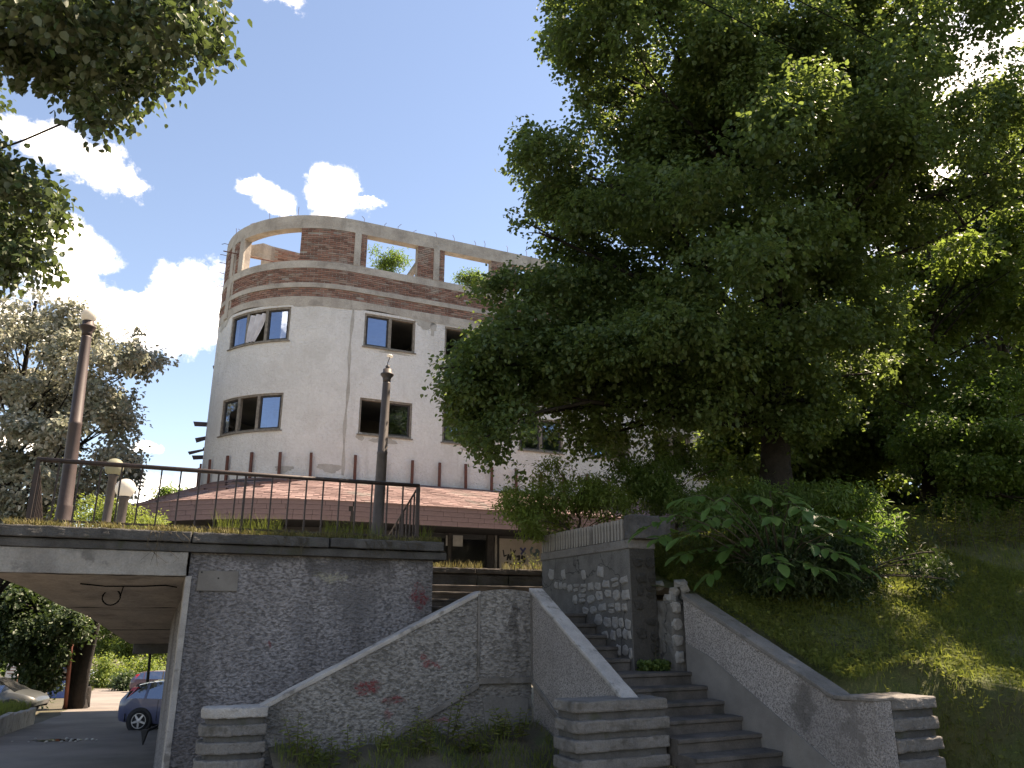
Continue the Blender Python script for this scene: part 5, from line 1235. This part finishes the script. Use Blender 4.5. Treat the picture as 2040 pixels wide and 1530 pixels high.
shrub('dark_thicket', 'dark thicket behind the big-leaved shrub', [(1330, 1010), (1420, 960), (1560, 950), (1720, 960), (1800, 1030), (1760, 1110), (1600, 1130), (1400, 1120)], 12.8, 70, (24, 48), .8, 'forest_green', 94, 15000, .085, (1560, 1150), .8)
bt = at_v(1000, 540, VF - 1.2)
for poly, bp, lab, sd_ in (([(733, 500), (752, 488), (775, 492), (800, 500), (815, 520), (818, 548), (735, 548)], (778, 560), 'green bush growing inside the roofless storey beside the concrete post', 95), ([(912, 548), (930, 530), (950, 530), (962, 550), (958, 580), (914, 580)], (938, 590), 'small green bush growing in the roofless storey next to the linden', 96)):
    q = at_v(bp[0], bp[1] - 30, VF - 1.3); zc = q[1] * CP + (q[2] - EYE) * SP
    shrub('rooftop_bush', lab, poly, zc, 20, (9, 17), .5, 'forest_green', sd_, 2600, .10, bp, .9, 'long', .2, 14, (q[0], q[1], 12.56))

# big-leaved shrub: every leaflet its own piece
def big_leaf(i):
    rr = random.Random(300 + i); m = MB(); n = 6; vs = []
    for j in range(n + 1):
        t = j / n; w = .27 * math.sin(math.pi * (t * .97 + .015)) ** .75 * (1 - .12 * t) + .002; bend = -.13 * t * t * (1 + .5 * (i % 2))
        vs += [(t, -w, bend + .07 * (w / .3) + rr.uniform(-.012, .012)), (t, 0, bend), (t, w, bend + .07 * (w / .3) + rr.uniform(-.012, .012))]
    return m.add(vs, [f for j in range(n) for f in ((j * 3, j * 3 + 1, j * 3 + 4, j * 3 + 3), (j * 3 + 1, j * 3 + 2, j * 3 + 5, j * 3 + 4))]).mesh('leaf', 'walnut_leaf', smooth=True, fix=False)
bl = [big_leaf(i) for i in range(4)]
PW_ = [(1325, 1010), (1390, 975), (1520, 965), (1640, 1000), (1700, 1050), (1650, 1120), (1580, 1150), (1470, 1140), (1380, 1110), (1330, 1060)]
bb = at_c(1560, 1200, 11.4); bb = (bb[0], bb[1], hill_at(bb))
WS = thing('walnut_shrub', bb, 'shrub with large glossy green leaflets hanging over the side wall', 'shrub')
rr = random.Random(77); stems = MB(); cnt = 0; tries = 0; placed = []
while cnt < 36 and tries < 1500:
    tries += 1; x, y = rr.uniform(1320, 1720), rr.uniform(965, 1160)
    if not in_poly(x, y, PW_) or any(math.hypot(x - a, y - b) < 34 for a, b in placed): continue
    placed.append((x, y)); zc = rr.uniform(10.5, 11.6); o = Vector(at_c(x, y, zc))
    out = Vector((x - 1540, 0, 0)); ang = math.atan2(rr.uniform(-1.4, -.2), (x - 1530) / 120 + rr.uniform(-.6, .6))
    d = Vector((math.cos(ang), math.sin(ang), rr.uniform(-.45, .05))).normalized(); L = rr.uniform(.34, .52)
    back = Vector(bb) + Vector((0, 0, .4)); stems.tube(limb_pts(back.lerp(o, .35), o, .10, rr, 4), [.014, .011, .009, .007, .005], 5)
    tip = o + d * L - Vector((0, 0, .05)); stems.tube([o, o.lerp(tip, .5) + Vector((0, 0, .015)), tip], [.005, .004, .002], 4)
    for j in range(3):
        b0 = o.lerp(tip, .22 + .3 * j)
        for sg in (-1, 1):
            side = d.cross(Vector((0, 0, 1))).normalized() * sg; ld = (side * .85 + d * .55 + Vector((0, 0, rr.uniform(-.55, .25)))).normalized()
            nrm = (Vector((0, 0, 1)) + Vector((rr.uniform(-.35, .35), rr.uniform(-.7, .1), 0))).normalized(); yv = nrm.cross(ld).normalized(); zv = ld.cross(yv); s = rr.uniform(.19, .27)
            M = Matrix(((ld.x * s, yv.x * s, zv.x * s, b0.x), (ld.y * s, yv.y * s, zv.y * s, b0.y), (ld.z * s, yv.z * s, zv.z * s, b0.z), (0, 0, 0, 1)))
            inst('leaf', bl[rr.randrange(4)], WS, M)
    ld = (d + Vector((0, 0, -.3))).normalized(); yv = Vector((0, 0, 1)).cross(ld).normalized(); zv = ld.cross(yv); s = rr.uniform(.25, .33)
    inst('leaf', bl[rr.randrange(4)], WS, Matrix(((ld.x * s, yv.x * s, zv.x * s, tip.x), (ld.y * s, yv.y * s, zv.y * s, tip.y), (ld.z * s, yv.z * s, zv.z * s, tip.z), (0, 0, 0, 1)))); cnt += 1
stems.tube([(bb[0], bb[1], bb[2] - .1), (bb[0] - .03, bb[1], bb[2] + .25), Vector(bb) + Vector((-.05, 0, .55))], [.04, .032, .02], 7)
stems.build('stem', 'twig', WS, smooth=True)

# weeds
def weed(base, h, n_leaf, lsz, label, seed, leaf='weed_leaf', name='weed', group=None, stems=1, spread=.1):
    rr = random.Random(seed); r = np.random.default_rng(seed); w = thing(name, base, label, 'weed', group); m = MB(); pos, td, nr, sz = [], [], [], []
    for s_ in range(stems):
        a = rr.uniform(0, 6.28); lean = rr.uniform(.02, .16) * h + (spread if stems > 1 else 0) * rr.random(); hh = h * rr.uniform(.65, 1.05)
        b0 = Vector(base) + Vector((rr.uniform(-1, 1), rr.uniform(-1, 1), 0)) * (spread * .5 if stems > 1 else 0); e = b0 + Vector((math.cos(a) * lean, math.sin(a) * lean, hh)); md = b0.lerp(e, .5) + Vector((0, 0, .03 * h))
        m.tube([b0 - Vector((0, 0, .03)), md, e], [.007, .005, .002], 5)
        for i in range(n_leaf):
            t = .12 + .88 * i / n_leaf; p = b0.lerp(e, t) + Vector((0, 0, .03 * h * math.sin(t * math.pi))); a2 = i * 2.4 + rr.uniform(-.3, .3)
            pos.append(p[:]); td.append((math.cos(a2), math.sin(a2), rr.uniform(-.15, .6))); nr.append((rr.uniform(-.3, .3), rr.uniform(-.5, .1), 1)); sz.append(lsz * (1.15 - .65 * t) * rr.uniform(.7, 1.2))
    m.build('stem', 'twig', w); V, Q = leaf_arrays(np.array(pos), np.array(td), np.array(nr), np.array(sz), 'long'); np_mesh('foliage', V, Q, leaf, w)
def bank_pt(px, v):
    p = at_v(px, 1500, v); u, _ = UV(p[0], p[1])
    z = lerp(.0, -.75, sm((v + 10.95) / 2.6)) + .07 * math.sin(u * 3 + v * 2) + .05 * math.sin(u * 7.1) + .12 * sm((u - 3.2) / 1.5)
    q = W(u, v, z); return (q[0], q[1], z - .01)
for i, (px, v, h, st) in enumerate(((585, -10.5, .62, 2), (615, -10.4, .55, 3), (655, -10.45, .5, 2), (815, -10.4, .55, 2), (850, -10.3, .62, 3), (888, -10.5, .75, 3), (930, -10.4, .62, 3), (965, -10.2, .5, 3), (1000, -10.4, .5, 4), (1030, -10.3, .42, 3), (760, -10.3, .45, 2), (700, -10.4, .45, 2))):
    weed(bank_pt(px, v), h, 20, .12, 'leafy green weed sprouting at the foot of the red-splashed stair wall', 400 + i, stems=st, spread=.16, group='weeds at the foot of the stair wall')
for i, (px, v, h) in enumerate(((545, -13.25, .46), (681, -13.25, .34))):
    p = at_v(px, 1060, v); weed((p[0], p[1], 2.90), h, 11, .085, ('taller' if i == 0 else 'shorter') + ' single weed standing on the terrace kerb in front of the balusters', 430 + i)
p = W(6.95, -9.93, ZL); weed(p, .52, 14, .07, 'thin weed climbing the dark end of the stone wall', 440, 'dark_leaf')
for i in range(16):
    px = 1775 + i * 18; ty = 1092 + rnd(-14, 14); p = min((at_c(px, ty, zc) for zc in np.arange(9, 22, .1)), key=lambda q: abs(q[2] - hill_at(q))); weed((p[0], p[1], hill_at(p)), rnd(.6, 1.05), 24, .12, 'tall yellow-green weed on the crest of the grassy bank', 450 + i, stems=3, spread=.3, group='weeds on the crest of the bank')
for i, (u, h) in enumerate(((7.9, .5), (8.3, .42), (8.6, .35))): weed(W(u, -16.72, zt + .40), h, 12, .07, ('tall', 'middling', 'small')[i] + ' bushy weed on the top step beside the stone wall', 480 + i, stems=4, spread=.3)

def grass(name, pts, h, w, mat, seed, lean=.5, **kw):
    """each blade: a kite bent over at the tip"""
    r = np.random.default_rng(seed); n = len(pts); a = r.uniform(0, 6.283, n); hh = h * r.uniform(.4, 1.25, n); ln = hh * lean * r.uniform(.1, 1.3, n)
    d = np.stack([np.cos(a), np.sin(a), np.zeros(n)], 1); s2 = np.stack([-np.sin(a), np.cos(a), np.zeros(n)], 1) * (w * r.uniform(.6, 1.3, n))[:, None]; up = np.array([0, 0, 1.])
    mid = pts + d * (ln * .3)[:, None] + up * (hh * .55)[:, None]; tip = pts + d * ln[:, None] + up * (hh * .97)[:, None]
    V = np.stack([pts, mid + s2 * .5, tip, mid - s2 * .5], 1).reshape(-1, 3); Q = np.arange(n)[:, None] * 4 + np.array([[0, 1, 2, 3]])
    return np_mesh(name, V, Q, mat, None, **kw)
r_ = np.random.default_rng(500)
P3 = []
def hill_scatter(n, u0, u1, v0, v1, bias=1.0):
    out = []
    while len(out) < n:
        u = u0 + (u1 - u0) * r_.random() ** bias; v = v0 + (v1 - v0) * r_.random()
        if (v > -6.6 and u < 8.3) or (v > -9.9 and u < 7.52) or (v < -9.9 and u < 7.1) or (v < -12.6 and u < 10.5): continue
        z = hill_z(u, v)
        if v > -9.8 and u < 7.6: z = min(z, lerp(1.9, .7, sm((v + 9.6) / 2.7)) - .12)
        q = W(u, v, z - .01)
        if math.sin(u * 2.3 + v * 1.1) * math.sin(v * 1.9 - u) < -.55 and r_.random() < .6: continue
        out.append(q)
    return np.array(out)
grass('grass', np.concatenate([hill_scatter(56000, 7.5, 13.5, -12.5, -2.6, 1.3), hill_scatter(60000, 10, 24, -17, -5)]), .115, .011, 'grass_blade', 501, .8, kind='stuff', label='short rough grass covering the bank beside the stairs', cat='grass')
pp = hill_scatter(24000, 7.5, 13.5, -11.5, -2.6, 1.3); n = len(pp)
V, Q = leaf_arrays(pp + np.stack([np.zeros(n), np.zeros(n), r_.uniform(.02, .10, n)], 1), np.stack([r_.normal(0, 1, n), r_.normal(0, 1, n), r_.normal(.1, .25, n)], 1), np.stack([r_.normal(0, .35, n), r_.normal(0, .35, n), np.ones(n)], 1), r_.uniform(.035, .075, n), 'quad')
np_mesh('clover', V, Q, 'weed_leaf', None, kind='stuff', label='low leafy ground cover among the grass of the bank', cat='ground cover')
n = 9500; u = r_.uniform(-1.9, 4.75, n); cl_ = np.sin(u * 5.1) * np.sin(u * 2.3 + 1); keep = r_.random(n) < .35 + .65 * (cl_ > -.1); u = u[keep]
v = r_.uniform(-13.62, -13.12, len(u)); pts = np.array([W(a, b, 2.895) for a, b in zip(u, v)])
grass('kerb_grass', pts, .115, .009, 'dry_grass', 502, .9, kind='stuff', label='dry yellow grass growing along the terrace kerb', cat='grass')
n = 1500; u = r_.uniform(.9, 4.6, n); pts = np.array([W(a, b, 2.9) for a, b in zip(u, r_.uniform(-13.6, -13.25, n))])
grass('tall_kerb_grass', pts[np.sin(pts[:, 0] * 4) > -.3], .34, .006, 'grass_blade', 503, .5, kind='stuff', label='taller grass stalks between the balusters', cat='grass')
m = MB()                                                       # roots and runners hanging over the kerb
for i in range(46):
    u = random.choice((rnd(.0, .5), rnd(1.8, 2.4), rnd(3.3, 4.4))); p = Vector(W(u, -13.12, 2.90)); L = rnd(.15, .55)
    m.tube([p, p + Vector(W(rnd(-.03, .1), .05, -.04)), p + Vector(W(rnd(-.1, .2), .06, -L * .5)), p + Vector(W(rnd(-.15, .3), .05, -L))], [.004, .004, .003, .002], 4)
m.build('hanging_roots', 'twig', None, kind='stuff', label='dry grass roots hanging over the terrace kerb', cat='roots')
n = 1000; pts = np.array([W(a, b, zt + .39) for a, b in zip(r_.uniform(4.7, 9.2, n), r_.uniform(-17.6, -16.63, n))])
grass('step_grass', pts[np.sin(pts[:, 0] * 3.3) > -.75],   .20, .010, 'dry_grass', 504, .6, kind='stuff', label='yellow-green grass sprouting along the top step', cat='grass')
n = 900; pp = np.array([W(a, b, ZL + .0) for a, b in zip(r_.uniform(6.62, 7.16, n), r_.uniform(-9.95, -9.72, n))])
V, Q = leaf_arrays(pp + np.stack([0 * pp[:, 0], 0 * pp[:, 0], r_.uniform(.01, .12, n)], 1), r_.normal(0, 1, (n, 3)), np.stack([r_.normal(0, .5, n), r_.normal(-.3, .5, n), np.ones(n)], 1), r_.uniform(.03, .065, n), 'heart')
np_mesh('landing_ivy', V, Q, 'forest_green', None, kind='stuff', label='low green creeper along the foot of the stone wall on the landing', cat='creeper')
n = 5200; a0_, a1_ = at_c(-60, 1505, 18.8), at_c(72, 1418, 26.0); t_ = r_.random(n); off = r_.uniform(.15, 3.5, n)
dv = np.array([a1_[0] - a0_[0], a1_[1] - a0_[1]]); dv /= np.linalg.norm(dv); nn = np.array([-dv[1], dv[0]])
pts = np.array([(lerp(a0_[0], a1_[0] , t) + nn[0] * o, lerp(a0_[1], a1_[1], t) + nn[1] * o, road_z(lerp(a0_[1], a1_[1], t)) + .38) for t, o in zip(t_, off)])
m = MB(); q = [(a0_[0], a0_[1]), (a1_[0], a1_[1]), (a1_[0] + nn[0] * 3.8, a1_[1] + nn[1] * 3.8), (a0_[0] + nn[0] * 3.8, a0_[1] + nn[1] * 3.8)]
m.prism([(x + nn[0] * .19, y + nn[1] * .19, road_z(y) - .2) for x, y in q], [(x + nn[0] * .19, y + nn[1] * .19, road_z(y) + .38) for x, y in q]); m.build('planting_soil', 'soil', PLT)
grass('planter_grass', pts, .42, .03, 'grass_blade', 505, .5, kind='stuff', label='long bright grass filling the roadside planter', cat='grass')
n = 5000; pts = []
while len(pts) < n:
    p = at_c(r_.uniform(178, 262), r_.uniform(1362, 1384), r_.uniform(44, 60)); pts.append((p[0], p[1], road_z(p[1])))
u_v = [(q, UV(q[0], q[1])) for q in pts]; pts = np.array([q for q, (u, v) in u_v if u < -2.4])
if len(pts) > 50: grass('verge_grass', pts, .3, .03, 'grass_blade', 506, .5, kind='stuff', label='pale grass verge beyond the forked tree', cat='grass')

n = 3800; uu = r_.uniform(1.75, 5.3, n); vv_ = r_.uniform(-10.9, -9.2, n)
bz = np.array([lerp(.0, -.75, sm((v + 10.95) / 2.6)) + .07 * math.sin(u * 3 + v * 2) + .05 * math.sin(u * 7.1) + .12 * sm((u - 3.2) / 1.5) for u, v in zip(uu, vv_)])
pts = np.array([W(u, v, z - .005) for u, v, z in zip(uu, vv_, bz)])
grass('bank_grass', pts[np.sin(uu * 4.1) * np.sin(vv_ * 3.7 + uu) > -.35], .16, .011, 'grass_blade', 507, .8, kind='stuff', label='thin grass on the earth at the foot of the stair wall', cat='grass')

# worn concrete: chipped arrises and uneven faces
tex = bpy.data.textures.new('wear', 'CLOUDS'); tex.noise_scale = .11; tex.noise_depth = 4
tex2 = bpy.data.textures.new('sag', 'CLOUDS'); tex2.noise_scale = .5; tex2.noise_depth = 2
for o in list(COL.objects):
    nm = o.name.split('.')[0]
    lv, st = {'rib': (4, .030), 'kerb': (5, .030), 'slab_edge': (6, .022), 'edge_slab': (5, .03), 'riser_block': (4, .04), 'step': (5, .018), 'landing': (5, .015), 'left_cap': (5, .016), 'right_cap': (5, .016), 'cap': (5, .016), 'ledge': (5, .02), 'coping_block': (4, .04), 'fascia_beam': (5, .02), 'wall_stub': (4, .06), 'band': (5, .015), 'cement_patch': (3, .01)}.get(nm, (0, 0))
    if not lv or o.type != 'MESH': continue
    sb_ = o.modifiers.new('cut', 'SUBSURF'); sb_.subdivision_type = 'SIMPLE'; sb_.levels = min(lv, 5); sb_.render_levels = min(lv, 5)
    d_ = o.modifiers.new('wear', 'DISPLACE'); d_.texture = tex; d_.strength = st; d_.mid_level = .56
    d_ = o.modifiers.new('sag', 'DISPLACE'); d_.texture = tex2; d_.strength = st * .7; d_.mid_level = .5
